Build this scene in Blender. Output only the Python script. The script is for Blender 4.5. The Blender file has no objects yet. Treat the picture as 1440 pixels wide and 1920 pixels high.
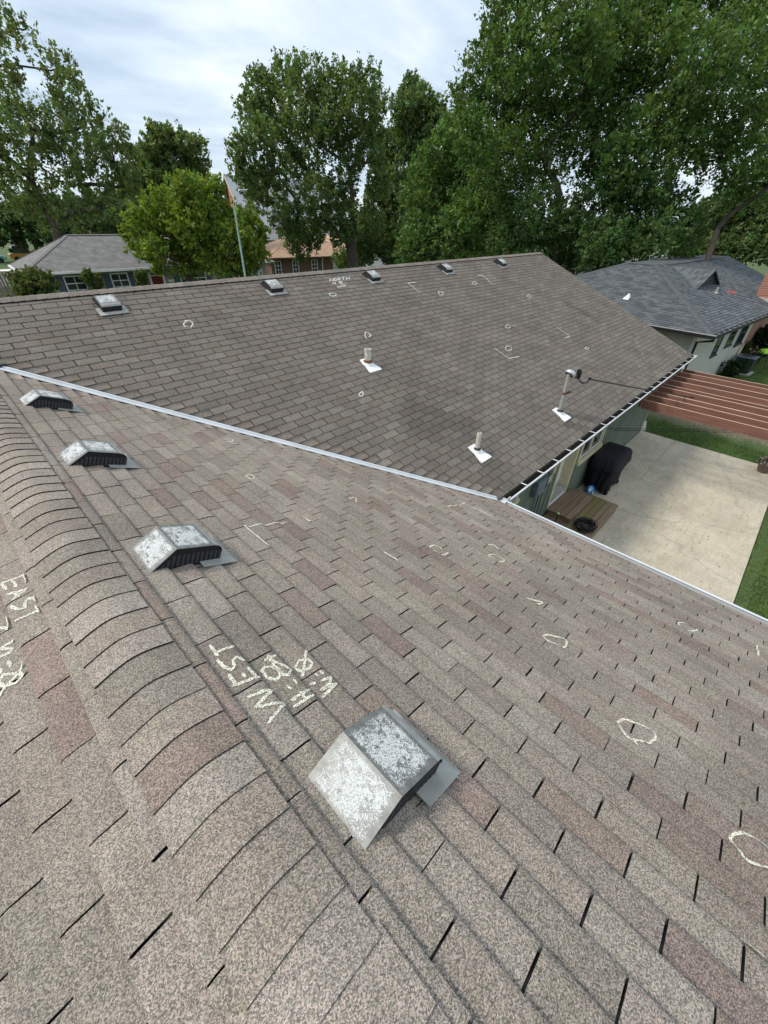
import bpy, math, random
import numpy as np
from mathutils import Vector, Matrix
random.seed(7); rng = np.random.default_rng(11)

# ------------------------------------------------------------------ camera
FPX, YAW, PITCH, ROLL = 754.965, 0.80524, 0.63123, 0.0142
CAM = np.array([0.0076, 1.8416, 6.27])
def cam_axes():
    cy, sy, cp, sp = math.cos(YAW), math.sin(YAW), math.cos(PITCH), math.sin(PITCH)
    f = np.array([sy*cp, cy*cp, -sp]); r = np.array([cy, -sy, 0.0]); u = np.cross(r, f)
    cr, sr = math.cos(ROLL), math.sin(ROLL)
    return r*cr+u*sr, -r*sr+u*cr, f
CR, CU, CF = cam_axes()
S = bpy.context.scene
cd = bpy.data.cameras.new('camera'); co = bpy.data.objects.new('camera', cd); S.collection.objects.link(co)
cd.sensor_fit = 'HORIZONTAL'; cd.sensor_width = 36.0; cd.lens = 36.0*FPX/1440.0
cd.clip_start = 0.05; cd.clip_end = 3000.0
M = Matrix.Identity(4)
for i in range(3):
    M[i][0], M[i][1], M[i][2], M[i][3] = CR[i], CU[i], -CF[i], CAM[i]
co.matrix_world = M
S.camera = co

# ------------------------------------------------------------------ sky, sun, exposure
SUN_EL, SUN_AZ = math.radians(49), math.radians(-52)      # azimuth from +Y towards +X
sd = Vector((math.sin(SUN_AZ)*math.cos(SUN_EL), math.cos(SUN_AZ)*math.cos(SUN_EL), math.sin(SUN_EL)))
ld = bpy.data.lights.new('sun', 'SUN'); ld.energy = 2.0; ld.angle = math.radians(13); ld.color = (1.0, 0.95, 0.87)
lo = bpy.data.objects.new('sun', ld); S.collection.objects.link(lo)
lo.rotation_euler = (-sd).to_track_quat('-Z', 'Y').to_euler(); lo.location = (0, 20, 40)
W = bpy.data.worlds.new('World'); S.world = W; W.use_nodes = True
nt = W.node_tree; nt.nodes.clear()
def wn(t, **k):
    n = nt.nodes.new(t)
    for a, b in k.items(): setattr(n, a, b)
    return n
out = wn('ShaderNodeOutputWorld'); bg = wn('ShaderNodeBackground'); bg.inputs['Strength'].default_value = 1.0
sky = wn('ShaderNodeTexSky', sky_type='NISHITA', sun_disc=False); sky.sun_elevation = SUN_EL; sky.sun_rotation = SUN_AZ
sc_ = wn('ShaderNodeVectorMath', operation='SCALE'); sc_.inputs['Scale'].default_value = 0.1
nt.links.new(sky.outputs[0], sc_.inputs[0])
tc = wn('ShaderNodeTexCoord'); sep = wn('ShaderNodeSeparateXYZ'); nt.links.new(tc.outputs['Generated'], sep.inputs[0])
zz = wn('ShaderNodeMath', operation='MAXIMUM'); zz.inputs[1].default_value = 0.0; nt.links.new(sep.outputs[2], zz.inputs[0])
za = wn('ShaderNodeMath', operation='ADD'); za.inputs[1].default_value = 0.16; nt.links.new(zz.outputs[0], za.inputs[0])
dx = wn('ShaderNodeMath', operation='DIVIDE'); dy = wn('ShaderNodeMath', operation='DIVIDE')
nt.links.new(sep.outputs[0], dx.inputs[0]); nt.links.new(za.outputs[0], dx.inputs[1])
nt.links.new(sep.outputs[1], dy.inputs[0]); nt.links.new(za.outputs[0], dy.inputs[1])
cmb = wn('ShaderNodeCombineXYZ'); nt.links.new(dx.outputs[0], cmb.inputs[0]); nt.links.new(dy.outputs[0], cmb.inputs[1])
mp = wn('ShaderNodeMapping'); mp.inputs['Rotation'].default_value = (0, 0, 0.9); mp.inputs['Scale'].default_value = (0.8, 1.1, 1)
nt.links.new(cmb.outputs[0], mp.inputs[0])
n1 = wn('ShaderNodeTexNoise'); n1.inputs['Scale'].default_value = 1.25; n1.inputs['Detail'].default_value = 7; n1.inputs['Roughness'].default_value = 0.52; n1.inputs['Distortion'].default_value = 0.25
nt.links.new(mp.outputs[0], n1.inputs['Vector'])
r1 = wn('ShaderNodeValToRGB'); e = r1.color_ramp.elements
e[0].position = 0.34; e[0].color = (0.36, 0.455, 0.575, 1); e[1].position = 0.66; e[1].color = (0.78, 0.83, 0.86, 1)
m_ = r1.color_ramp.elements.new(0.50); m_.color = (0.55, 0.645, 0.745, 1)
nt.links.new(n1.outputs['Fac'], r1.inputs[0])
mx = wn('ShaderNodeMix', data_type='RGBA'); mx.inputs['Factor'].default_value = 0.88
nt.links.new(sc_.outputs[0], mx.inputs['A']); nt.links.new(r1.outputs[0], mx.inputs['B'])
nt.links.new(mx.outputs['Result'], bg.inputs[0]); nt.links.new(bg.outputs[0], out.inputs[0])
S.render.engine = 'CYCLES'
S.view_settings.view_transform = 'Standard'; S.view_settings.look = 'None'; S.view_settings.gamma = 1.0
S.view_settings.exposure = 0.5; S.view_settings.use_curve_mapping = False

# ------------------------------------------------------------------ helpers
BASE = {}
def at(px, py, dist):
    """world point at horizontal distance dist from where the photographer stands"""
    d = CF + CR*(px-720)/FPX - CU*(py-960)/FPX
    return CAM + d*dist/math.hypot(d[0], d[1])
def at_y(px, py, Y):
    d = CF+CR*(px-720)/FPX-CU*(py-960)/FPX; return CAM+d*(Y-CAM[1])/d[1]
def tag(o, label=None, cat=None, group=None, kind=None):
    if label: o['label'] = label
    if cat: o['category'] = cat
    if group: o['group'] = group
    if kind: o['kind'] = kind
    return o
def link(o, base, parent=None):
    S.collection.objects.link(o)
    if parent is not None:
        o.parent = parent; BASE[o.name] = BASE[parent.name]
    else:
        o.location = base; BASE[o.name] = tuple(base)
    return o
def empty(name, base, label, cat, group=None, kind=None):
    o = bpy.data.objects.new(name, None); o.empty_display_size = 0.2
    link(o, base); return tag(o, label, cat, group, kind)
class MB:
    """collects geometry in world coordinates and builds ONE mesh object"""
    def __init__(s): s.v = []; s.f = []; s.m = []; s.c = []; s.cur = (1, 1, 1, 1)
    def add(s, vs, fs, mi=0):
        b = len(s.v); s.v += [tuple(map(float, v)) for v in vs]; s.c += [s.cur]*len(vs)
        for k, f in enumerate(fs):
            s.f.append([b+i for i in f]); s.m.append(mi[k] if isinstance(mi, (list, tuple)) else mi)
        return s
    def box(s, c, sz, mi=0, rot=None, taper=1.0):
        hx, hy, hz = sz[0]/2, sz[1]/2, sz[2]/2
        p = [(-hx,-hy,-hz),(hx,-hy,-hz),(hx,hy,-hz),(-hx,hy,-hz),(-hx*taper,-hy*taper,hz),(hx*taper,-hy*taper,hz),(hx*taper,hy*taper,hz),(-hx*taper,hy*taper,hz)]
        p = [Vector(q) for q in p]
        if rot is not None: p = [rot @ q for q in p]
        c = Vector(c)
        return s.add([c+q for q in p], [(0,3,2,1),(4,5,6,7),(0,1,5,4),(1,2,6,5),(2,3,7,6),(3,0,4,7)], mi)
    def bbox(s, a, b, mi=0):
        return s.box([(a[i]+b[i])/2 for i in range(3)], [abs(b[i]-a[i]) for i in range(3)], mi)
    def prism(s, poly, d, mi=0):
        """poly: 3d points (planar); d: extrusion vector"""
        n = len(poly); d = Vector(d); a = [Vector(p) for p in poly]; b = [p+d for p in a]
        fs = [tuple(range(n))[::-1], tuple(range(n, 2*n))]+[(i, (i+1) % n, n+(i+1) % n, n+i) for i in range(n)]
        return s.add(a+b, fs, mi)
    def tube(s, pts, rad, n=8, mi=0, cap=True):
        pts = [Vector(p) for p in pts]; k = len(pts)
        if not hasattr(rad, '__len__'): rad = [rad]*k
        vs = []; up = None
        for i, p in enumerate(pts):
            t = (pts[min(i+1, k-1)]-pts[max(i-1, 0)])
            if t.length < 1e-9: t = Vector((0, 0, 1))
            t.normalize()
            if up is None: up = Vector((1, 0, 0)) if abs(t.x) < 0.8 else Vector((0, 1, 0))
            a = (up-t*up.dot(t)); a.normalize(); up = a; b = t.cross(a)
            vs += [p+(a*math.cos(2*math.pi*j/n)+b*math.sin(2*math.pi*j/n))*rad[i] for j in range(n)]
        fs = [(i*n+j, i*n+(j+1) % n, (i+1)*n+(j+1) % n, (i+1)*n+j) for i in range(k-1) for j in range(n)]
        if cap: fs += [tuple(range(n))[::-1], tuple(range((k-1)*n, k*n))]
        return s.add(vs, fs, mi)
    def lathe(s, prof, c, n=16, mi=0, ax=None):
        c = Vector(c); vs = []
        R = ax if ax is not None else Matrix.Identity(3)
        for r, z in prof: vs += [c+R @ Vector((r*math.cos(2*math.pi*j/n), r*math.sin(2*math.pi*j/n), z)) for j in range(n)]
        k = len(prof)
        fs = [(i*n+j, i*n+(j+1) % n, (i+1)*n+(j+1) % n, (i+1)*n+j) for i in range(k-1) for j in range(n)]
        fs += [tuple(range(n))[::-1], tuple(range((k-1)*n, k*n))]
        return s.add(vs, fs, mi)
    def build(s, name, mats, parent=None, base=None, smooth=False, col=False, bevel=0):
        if parent is not None: base = BASE[parent.name]
        if base is None:
            a = np.array(s.v); base = ((a[:,0].min()+a[:,0].max())/2, (a[:,1].min()+a[:,1].max())/2, a[:,2].min())
        me = bpy.data.meshes.new(name)
        vv = np.array(s.v)-np.array(base)
        me.from_pydata(vv.tolist(), [], s.f)
        if not isinstance(mats, (list, tuple)): mats = [mats]
        for m in mats: me.materials.append(m)
        if any(s.m): me.polygons.foreach_set('material_index', s.m)
        if smooth == 'top': me.polygons.foreach_set('use_smooth', [q == 0 for q in s.m])
        elif smooth: me.polygons.foreach_set('use_smooth', [True]*len(s.f))
        if col:
            at_ = me.color_attributes.new('tint', 'FLOAT_COLOR', 'POINT'); at_.data.foreach_set('color', np.array(s.c, dtype=np.float32).ravel())
        me.update(); o = bpy.data.objects.new(name, me)
        link(o, base, parent)
        if bevel:
            b = o.modifiers.new('bevel', 'BEVEL'); b.width = bevel; b.segments = 2; b.limit_method = 'ANGLE'
        return o
def part(name, mat, parent, fn, **k):
    m = MB(); fn(m); return m.build(name, mat, parent, **k)
def quads_object(name, co, mat, parent=None, base=(0,0,0), col=None, nv=4):
    """fast builder: co (n,nv,3) faces, col (n,3)"""
    n = len(co); me = bpy.data.meshes.new(name)
    if parent is not None: base = BASE[parent.name]
    me.vertices.add(n*nv); me.vertices.foreach_set('co', (co.reshape(-1, 3)-np.array(base)).astype(np.float32).ravel())
    me.loops.add(n*nv); me.loops.foreach_set('vertex_index', np.arange(n*nv, dtype=np.int32))
    me.polygons.add(n); me.polygons.foreach_set('loop_start', np.arange(0, n*nv, nv, dtype=np.int32))
    me.update(calc_edges=True); me.materials.append(mat)
    if col is not None:
        a = me.color_attributes.new('tint', 'FLOAT_COLOR', 'POINT')
        c4 = np.ones((n, nv, 4), dtype=np.float32); c4[:,:,:3] = col[:,None,:]; a.data.foreach_set('color', c4.ravel())
    o = bpy.data.objects.new(name, me); link(o, base, parent); return o

# ------------------------------------------------------------------ materials
def newmat(name):
    m = bpy.data.materials.new(name); m.use_nodes = True; t = m.node_tree
    return m, t, t.nodes['Principled BSDF']
def N(t, ty, **k):
    n = t.nodes.new(ty)
    for a, b in k.items():
        if a in n.inputs: n.inputs[a].default_value = b
        else: setattr(n, a, b)
    return n
def pm(name, col, rough=0.8, metal=0.0, var=0.18, scale=6.0, fine=0.0, fscale=120.0, bump=0.0, bscale=40.0, stretch=None, dirt=None, dscale=1.2, damt=0.5, spec=0.3, coord='Object'):
    m, t, b = newmat(name)
    b.inputs['Roughness'].default_value = rough; b.inputs['Metallic'].default_value = metal; b.inputs['Specular IOR Level'].default_value = spec
    tcn = N(t, 'ShaderNodeTexCoord'); v = tcn.outputs[coord]
    if stretch:
        mpn = N(t, 'ShaderNodeMapping'); mpn.inputs['Scale'].default_value = stretch; t.links.new(v, mpn.inputs[0]); v = mpn.outputs[0]
    nz = N(t, 'ShaderNodeTexNoise', Scale=scale, Detail=6.0, Roughness=0.6); t.links.new(v, nz.inputs['Vector'])
    mr = N(t, 'ShaderNodeMapRange'); mr.inputs['From Min'].default_value = 0.3; mr.inputs['From Max'].default_value = 0.7
    mr.inputs['To Min'].default_value = 1-var; mr.inputs['To Max'].default_value = 1+var
    t.links.new(nz.outputs['Fac'], mr.inputs[0]); fac = mr.outputs[0]
    if fine:
        n2 = N(t, 'ShaderNodeTexNoise', Scale=fscale, Detail=2.0); t.links.new(v, n2.inputs['Vector'])
        m2 = N(t, 'ShaderNodeMapRange'); m2.inputs['From Min'].default_value = 0.3; m2.inputs['From Max'].default_value = 0.7
        m2.inputs['To Min'].default_value = 1-fine; m2.inputs['To Max'].default_value = 1+fine
        t.links.new(n2.outputs['Fac'], m2.inputs[0]); mu = N(t, 'ShaderNodeMath', operation='MULTIPLY')
        t.links.new(fac, mu.inputs[0]); t.links.new(m2.outputs[0], mu.inputs[1]); fac = mu.outputs[0]
    sc = N(t, 'ShaderNodeVectorMath', operation='SCALE'); sc.inputs[0].default_value = col; t.links.new(fac, sc.inputs['Scale']); c = sc.outputs[0]
    if dirt:
        n3 = N(t, 'ShaderNodeTexNoise', Scale=dscale, Detail=7.0, Roughness=0.65); t.links.new(v, n3.inputs['Vector'])
        rp = N(t, 'ShaderNodeMapRange'); rp.inputs['From Min'].default_value = 0.48; rp.inputs['From Max'].default_value = 0.72; rp.inputs['To Max'].default_value = damt
        t.links.new(n3.outputs['Fac'], rp.inputs[0]); mxn = N(t, 'ShaderNodeMix', data_type='RGBA'); mxn.inputs['B'].default_value = (*dirt, 1)
        t.links.new(rp.outputs[0], mxn.inputs['Factor']); t.links.new(c, mxn.inputs['A']); c = mxn.outputs['Result']
    t.links.new(c, b.inputs['Base Color'])
    if bump:
        n4 = N(t, 'ShaderNodeTexNoise', Scale=bscale, Detail=4.0); t.links.new(v, n4.inputs['Vector'])
        bp = N(t, 'ShaderNodeBump'); bp.inputs['Strength'].default_value = bump; bp.inputs['Distance'].default_value = 0.02
        t.links.new(n4.outputs['Fac'], bp.inputs['Height']); t.links.new(bp.outputs[0], b.inputs['Normal'])
    return m
def shingle_mat(name, gscale=230.0, lo=0.45, hi=1.75, big=0.16, gain=1.0, streak_tone=None):
    """colour per tab from the 'tint' attribute, broken up by ceramic granules and slow weathering"""
    m, t, b = newmat(name); b.inputs['Roughness'].default_value = 0.92; b.inputs['Specular IOR Level'].default_value = 0.2
    tcn = N(t, 'ShaderNodeTexCoord'); v = tcn.outputs['Object']
    at_ = N(t, 'ShaderNodeAttribute', attribute_name='tint')
    vo = N(t, 'ShaderNodeTexVoronoi', Scale=gscale); t.links.new(v, vo.inputs['Vector'])
    sp = N(t, 'ShaderNodeSeparateColor'); t.links.new(vo.outputs['Color'], sp.inputs[0])
    mr = N(t, 'ShaderNodeMapRange'); mr.inputs['To Min'].default_value = lo*gain; mr.inputs['To Max'].default_value = hi*gain
    pw = N(t, 'ShaderNodeMath', operation='POWER'); pw.inputs[1].default_value = 1.35
    t.links.new(sp.outputs[0], pw.inputs[0]); t.links.new(pw.outputs[0], mr.inputs[0])
    nz = N(t, 'ShaderNodeTexNoise', Scale=1.6, Detail=6.0, Roughness=0.62); t.links.new(v, nz.inputs['Vector'])
    m2 = N(t, 'ShaderNodeMapRange'); m2.inputs['From Min'].default_value = 0.3; m2.inputs['From Max'].default_value = 0.7
    m2.inputs['To Min'].default_value = 1-big; m2.inputs['To Max'].default_value = 1+big; t.links.new(nz.outputs['Fac'], m2.inputs[0])
    n5 = N(t, 'ShaderNodeTexNoise', Scale=28.0, Detail=4.0, Roughness=0.7); t.links.new(v, n5.inputs['Vector'])
    m5 = N(t, 'ShaderNodeMapRange'); m5.inputs['From Min'].default_value = 0.3; m5.inputs['From Max'].default_value = 0.7
    m5.inputs['To Min'].default_value = 0.94; m5.inputs['To Max'].default_value = 1.06; t.links.new(n5.outputs['Fac'], m5.inputs[0])
    a1 = N(t, 'ShaderNodeMath', operation='MULTIPLY'); t.links.new(mr.outputs[0], a1.inputs[0]); t.links.new(m2.outputs[0], a1.inputs[1])
    a2 = N(t, 'ShaderNodeMath', operation='MULTIPLY'); t.links.new(a1.outputs[0], a2.inputs[0]); t.links.new(m5.outputs[0], a2.inputs[1])
    sc = N(t, 'ShaderNodeVectorMath', operation='SCALE'); t.links.new(at_.outputs['Color'], sc.inputs[0]); t.links.new(a2.outputs[0], sc.inputs['Scale'])
    # slight hue scatter between granules
    hs = N(t, 'ShaderNodeMix', data_type='RGBA', blend_type='MULTIPLY'); hs.inputs['Factor'].default_value = 0.14
    t.links.new(sc.outputs[0], hs.inputs['A']); t.links.new(vo.outputs['Color'], hs.inputs['B'])
    gn = N(t, 'ShaderNodeVectorMath', operation='SCALE'); gn.inputs['Scale'].default_value = 1.12; t.links.new(hs.outputs['Result'], gn.inputs[0])
    c = gn.outputs[0]
    t.links.new(c, b.inputs['Base Color'])
    bp = N(t, 'ShaderNodeBump'); bp.inputs['Strength'].default_value = 0.55; bp.inputs['Distance'].default_value = 0.0025
    t.links.new(vo.outputs['Distance'], bp.inputs['Height']); t.links.new(bp.outputs[0], b.inputs['Normal'])
    return m
def leaf_mat(name, trans=0.3):
    m, t, b = newmat(name); t.nodes.remove(b)
    o = [n for n in t.nodes if n.type == 'OUTPUT_MATERIAL'][0]
    at_ = N(t, 'ShaderNodeAttribute', attribute_name='tint')
    d = N(t, 'ShaderNodeBsdfPrincipled'); d.inputs['Roughness'].default_value = 0.55; d.inputs['Specular IOR Level'].default_value = 0.35
    tr = N(t, 'ShaderNodeBsdfTranslucent'); t.links.new(at_.outputs['Color'], d.inputs['Base Color'])
    g = N(t, 'ShaderNodeMix', data_type='RGBA', blend_type='MULTIPLY'); g.inputs['Factor'].default_value = 1; g.inputs['B'].default_value = (1.25, 1.3, 0.5, 1)
    t.links.new(at_.outputs['Color'], g.inputs['A']); t.links.new(g.outputs['Result'], tr.inputs['Color'])
    mxs = N(t, 'ShaderNodeMixShader'); mxs.inputs[0].default_value = trans
    t.links.new(d.outputs[0], mxs.inputs[1]); t.links.new(tr.outputs[0], mxs.inputs[2]); t.links.new(mxs.outputs[0], o.inputs[0])
    return m
def chalk_mat(name, col=(0.86, 0.84, 0.70), scale=170.0, cut=0.47):
    m, t, b = newmat(name); b.inputs['Base Color'].default_value = (*col, 1); b.inputs['Roughness'].default_value = 0.95
    tcn = N(t, 'ShaderNodeTexCoord'); nz = N(t, 'ShaderNodeTexNoise', Scale=scale, Detail=2.0, Roughness=0.7); t.links.new(tcn.outputs['Object'], nz.inputs['Vector'])
    mr = N(t, 'ShaderNodeMapRange'); mr.inputs['From Min'].default_value = cut-0.05; mr.inputs['From Max'].default_value = cut+0.05
    t.links.new(nz.outputs['Fac'], mr.inputs[0]); t.links.new(mr.outputs[0], b.inputs['Alpha']); return m
def hood_mat(name):
    """grey galvanised hood rubbed over with white chalk, dents left bare"""
    m, t, b = newmat(name); b.inputs['Roughness'].default_value = 0.5; b.inputs['Metallic'].default_value = 0.25
    uv = N(t, 'ShaderNodeUVMap'); sp = N(t, 'ShaderNodeSeparateXYZ'); t.links.new(uv.outputs[0], sp.inputs[0])
    oi = N(t, 'ShaderNodeObjectInfo'); cm = N(t, 'ShaderNodeVectorMath', operation='ADD')
    rs = N(t, 'ShaderNodeMath', operation='MULTIPLY'); rs.inputs[1].default_value = 37.0; t.links.new(oi.outputs['Random'], rs.inputs[0])
    t.links.new(uv.outputs[0], cm.inputs[0]); t.links.new(rs.outputs[0], cm.inputs[1])
    def edge(out, lo, hi):
        a = N(t, 'ShaderNodeMapRange'); a.inputs['From Min'].default_value = lo; a.inputs['From Max'].default_value = lo+0.10; t.links.new(out, a.inputs[0])
        c = N(t, 'ShaderNodeMapRange'); c.inputs['From Min'].default_value = hi; c.inputs['From Max'].default_value = hi-0.10; t.links.new(out, c.inputs[0])
        q = N(t, 'ShaderNodeMath', operation='MULTIPLY'); t.links.new(a.outputs[0], q.inputs[0]); t.links.new(c.outputs[0], q.inputs[1]); return q.outputs[0]
    ex = edge(sp.outputs[0], 0.02, 0.98); ey = edge(sp.outputs[1], 0.03, 0.97)
    rg = N(t, 'ShaderNodeMath', operation='MULTIPLY'); t.links.new(ex, rg.inputs[0]); t.links.new(ey, rg.inputs[1])
    big = N(t, 'ShaderNodeTexNoise', Scale=3.2, Detail=3.0); t.links.new(cm.outputs[0], big.inputs['Vector'])
    dw = N(t, 'ShaderNodeTexNoise', Scale=9.0, Detail=2.0); t.links.new(cm.outputs[0], dw.inputs['Vector'])
    dv = N(t, 'ShaderNodeVectorMath', operation='MULTIPLY_ADD'); dv.inputs[1].default_value = (0.22, 0.22, 0.22); t.links.new(dw.outputs['Color'], dv.inputs[0]); t.links.new(cm.outputs[0], dv.inputs[2])
    dn = N(t, 'ShaderNodeTexVoronoi', Scale=5.2); t.links.new(dv.outputs[0], dn.inputs['Vector'])
    dm = N(t, 'ShaderNodeMapRange'); dm.inputs['From Min'].default_value = 0.16; dm.inputs['From Max'].default_value = 0.36; t.links.new(dn.outputs['Distance'], dm.inputs[0])
    fi = N(t, 'ShaderNodeTexNoise', Scale=52.0, Detail=1.5, Roughness=0.8); t.links.new(cm.outputs[0], fi.inputs['Vector'])
    s1 = N(t, 'ShaderNodeMath', operation='MULTIPLY'); t.links.new(rg.outputs[0], s1.inputs[0]); t.links.new(dm.outputs[0], s1.inputs[1])
    bg2 = N(t, 'ShaderNodeMapRange'); bg2.inputs['From Min'].default_value = 0.3; bg2.inputs['From Max'].default_value = 0.6; bg2.inputs['To Min'].default_value = 0.35; bg2.inputs['To Max'].default_value = 1.0; t.links.new(big.outputs['Fac'], bg2.inputs[0])
    s2 = N(t, 'ShaderNodeMath', operation='MULTIPLY'); t.links.new(s1.outputs[0], s2.inputs[0]); t.links.new(bg2.outputs[0], s2.inputs[1])
    s3 = N(t, 'ShaderNodeMath', operation='MULTIPLY'); s3.inputs[1].default_value = 0.36; t.links.new(s2.outputs[0], s3.inputs[0])
    s4 = N(t, 'ShaderNodeMath', operation='ADD'); t.links.new(fi.outputs['Fac'], s4.inputs[0]); t.links.new(s3.outputs[0], s4.inputs[1])
    acc = s4.outputs[0]
    for sc_l, off in ((11.0, 3.1), (19.0, 8.7)):       # looping strokes of the chalk stick
        ov = N(t, 'ShaderNodeVectorMath', operation='ADD'); ov.inputs[1].default_value = (off, off*0.7, 0); t.links.new(cm.outputs[0], ov.inputs[0])
        ln = N(t, 'ShaderNodeTexNoise', Scale=sc_l, Detail=1.0, Distortion=0.8); t.links.new(ov.outputs[0], ln.inputs['Vector'])
        su = N(t, 'ShaderNodeMath', operation='SUBTRACT'); su.inputs[1].default_value = 0.5; t.links.new(ln.outputs['Fac'], su.inputs[0])
        ab = N(t, 'ShaderNodeMath', operation='ABSOLUTE'); t.links.new(su.outputs[0], ab.inputs[0])
        lm = N(t, 'ShaderNodeMapRange'); lm.inputs['From Min'].default_value = 0.055; lm.inputs['From Max'].default_value = 0.015; lm.inputs['To Min'].default_value = -0.045; lm.inputs['To Max'].default_value = 0.13; t.links.new(ab.outputs[0], lm.inputs[0])
        lr = N(t, 'ShaderNodeMath', operation='MULTIPLY'); t.links.new(lm.outputs[0], lr.inputs[0]); t.links.new(rg.outputs[0], lr.inputs[1])
        ad = N(t, 'ShaderNodeMath', operation='ADD'); t.links.new(acc, ad.inputs[0]); t.links.new(lr.outputs[0], ad.inputs[1]); acc = ad.outputs[0]
    th = N(t, 'ShaderNodeMapRange'); th.inputs['From Min'].default_value = 0.72; th.inputs['From Max'].default_value = 0.75; t.links.new(acc, th.inputs[0])
    gz = N(t, 'ShaderNodeTexNoise', Scale=9.0, Detail=5.0); t.links.new(cm.outputs[0], gz.inputs['Vector'])
    gr = N(t, 'ShaderNodeValToRGB'); gr.color_ramp.elements[0].color = (0.135, 0.137, 0.127, 1); gr.color_ramp.elements[0].position = 0.3
    gr.color_ramp.elements[1].color = (0.225, 0.226, 0.21, 1); gr.color_ramp.elements[1].position = 0.7; t.links.new(gz.outputs['Fac'], gr.inputs[0])
    mc = N(t, 'ShaderNodeMix', data_type='RGBA'); mc.inputs['B'].default_value = (0.66, 0.67, 0.65, 1)
    t.links.new(th.outputs[0], mc.inputs['Factor']); t.links.new(gr.outputs[0], mc.inputs['A']); t.links.new(mc.outputs['Result'], b.inputs['Base Color'])
    rr = N(t, 'ShaderNodeMapRange'); rr.inputs['To Min'].default_value = 0.48; rr.inputs['To Max'].default_value = 0.95; t.links.new(th.outputs[0], rr.inputs[0]); t.links.new(rr.outputs[0], b.inputs['Roughness'])
    return m
MA = {}
MA['shingle'] = shingle_mat('weathered_shingle', gscale=330.0, lo=0.46, hi=1.8)
MA['asphalt_edge'] = pm('asphalt_edge', (0.012, 0.012, 0.012), 0.9, var=0.3)
MA['underlay'] = pm('shingle_headlap', (0.016, 0.016, 0.017), 0.95, var=0.3, scale=60)
MA['chalk'] = chalk_mat('yellow_white_chalk', (0.82, 0.80, 0.64), 210.0, 0.46); MA['chalkw'] = chalk_mat('white_chalk', (0.72, 0.71, 0.65), 120.0, 0.42)
MA['hood'] = hood_mat('chalked_hood'); MA['galv'] = pm('galvanised', (0.36, 0.36, 0.335), 0.6, 0.1, scale=14, dirt=(0.2, 0.19, 0.17), dscale=4)
MA['vent_black'] = pm('vent_black', (0.014, 0.014, 0.015), 0.45, scale=20); MA['vent_dark'] = pm('vent_dark', (0.035, 0.035, 0.03), 0.35, 0.4, scale=16)
MA['screen'] = pm('vent_screen', (0.06, 0.064, 0.07), 0.55, 0.3, scale=80)
MA['white_metal'] = pm('white_metal', (0.62, 0.64, 0.66), 0.45, scale=3, var=0.06, dirt=(0.42, 0.41, 0.38), dscale=2.5, damt=0.45)
MA['white_paint'] = pm('white_paint', (0.78, 0.78, 0.75), 0.55, var=0.06, dirt=(0.55, 0.53, 0.48), dscale=5, damt=0.5)
MA['gutter_in'] = pm('gutter_inside', (0.035, 0.03, 0.022), 0.9, var=0.5, scale=18)
MA['debris'] = pm('gutter_debris', (0.028, 0.022, 0.014), 1.0, var=0.6, scale=30, bump=1.0, bscale=30)
MA['green_wall'] = pm('green_siding', (0.135, 0.175, 0.13), 0.75, var=0.10, scale=2.5, fine=0.06, stretch=(1, 1, 0.15), fscale=60, dirt=(0.1, 0.11, 0.09), dscale=1.6, damt=0.4)
MA['cream'] = pm('cream_trim', (0.62, 0.55, 0.37), 0.65, var=0.07, dirt=(0.4, 0.36, 0.25), dscale=4, damt=0.35)
MA['concrete'] = None
MA['glass'] = pm('window_glass', (0.03, 0.035, 0.04), 0.08, var=0.2, scale=0.7, spec=0.8)
MA['dark_groove'] = pm('dark_groove', (0.02, 0.024, 0.02), 0.9)
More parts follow.
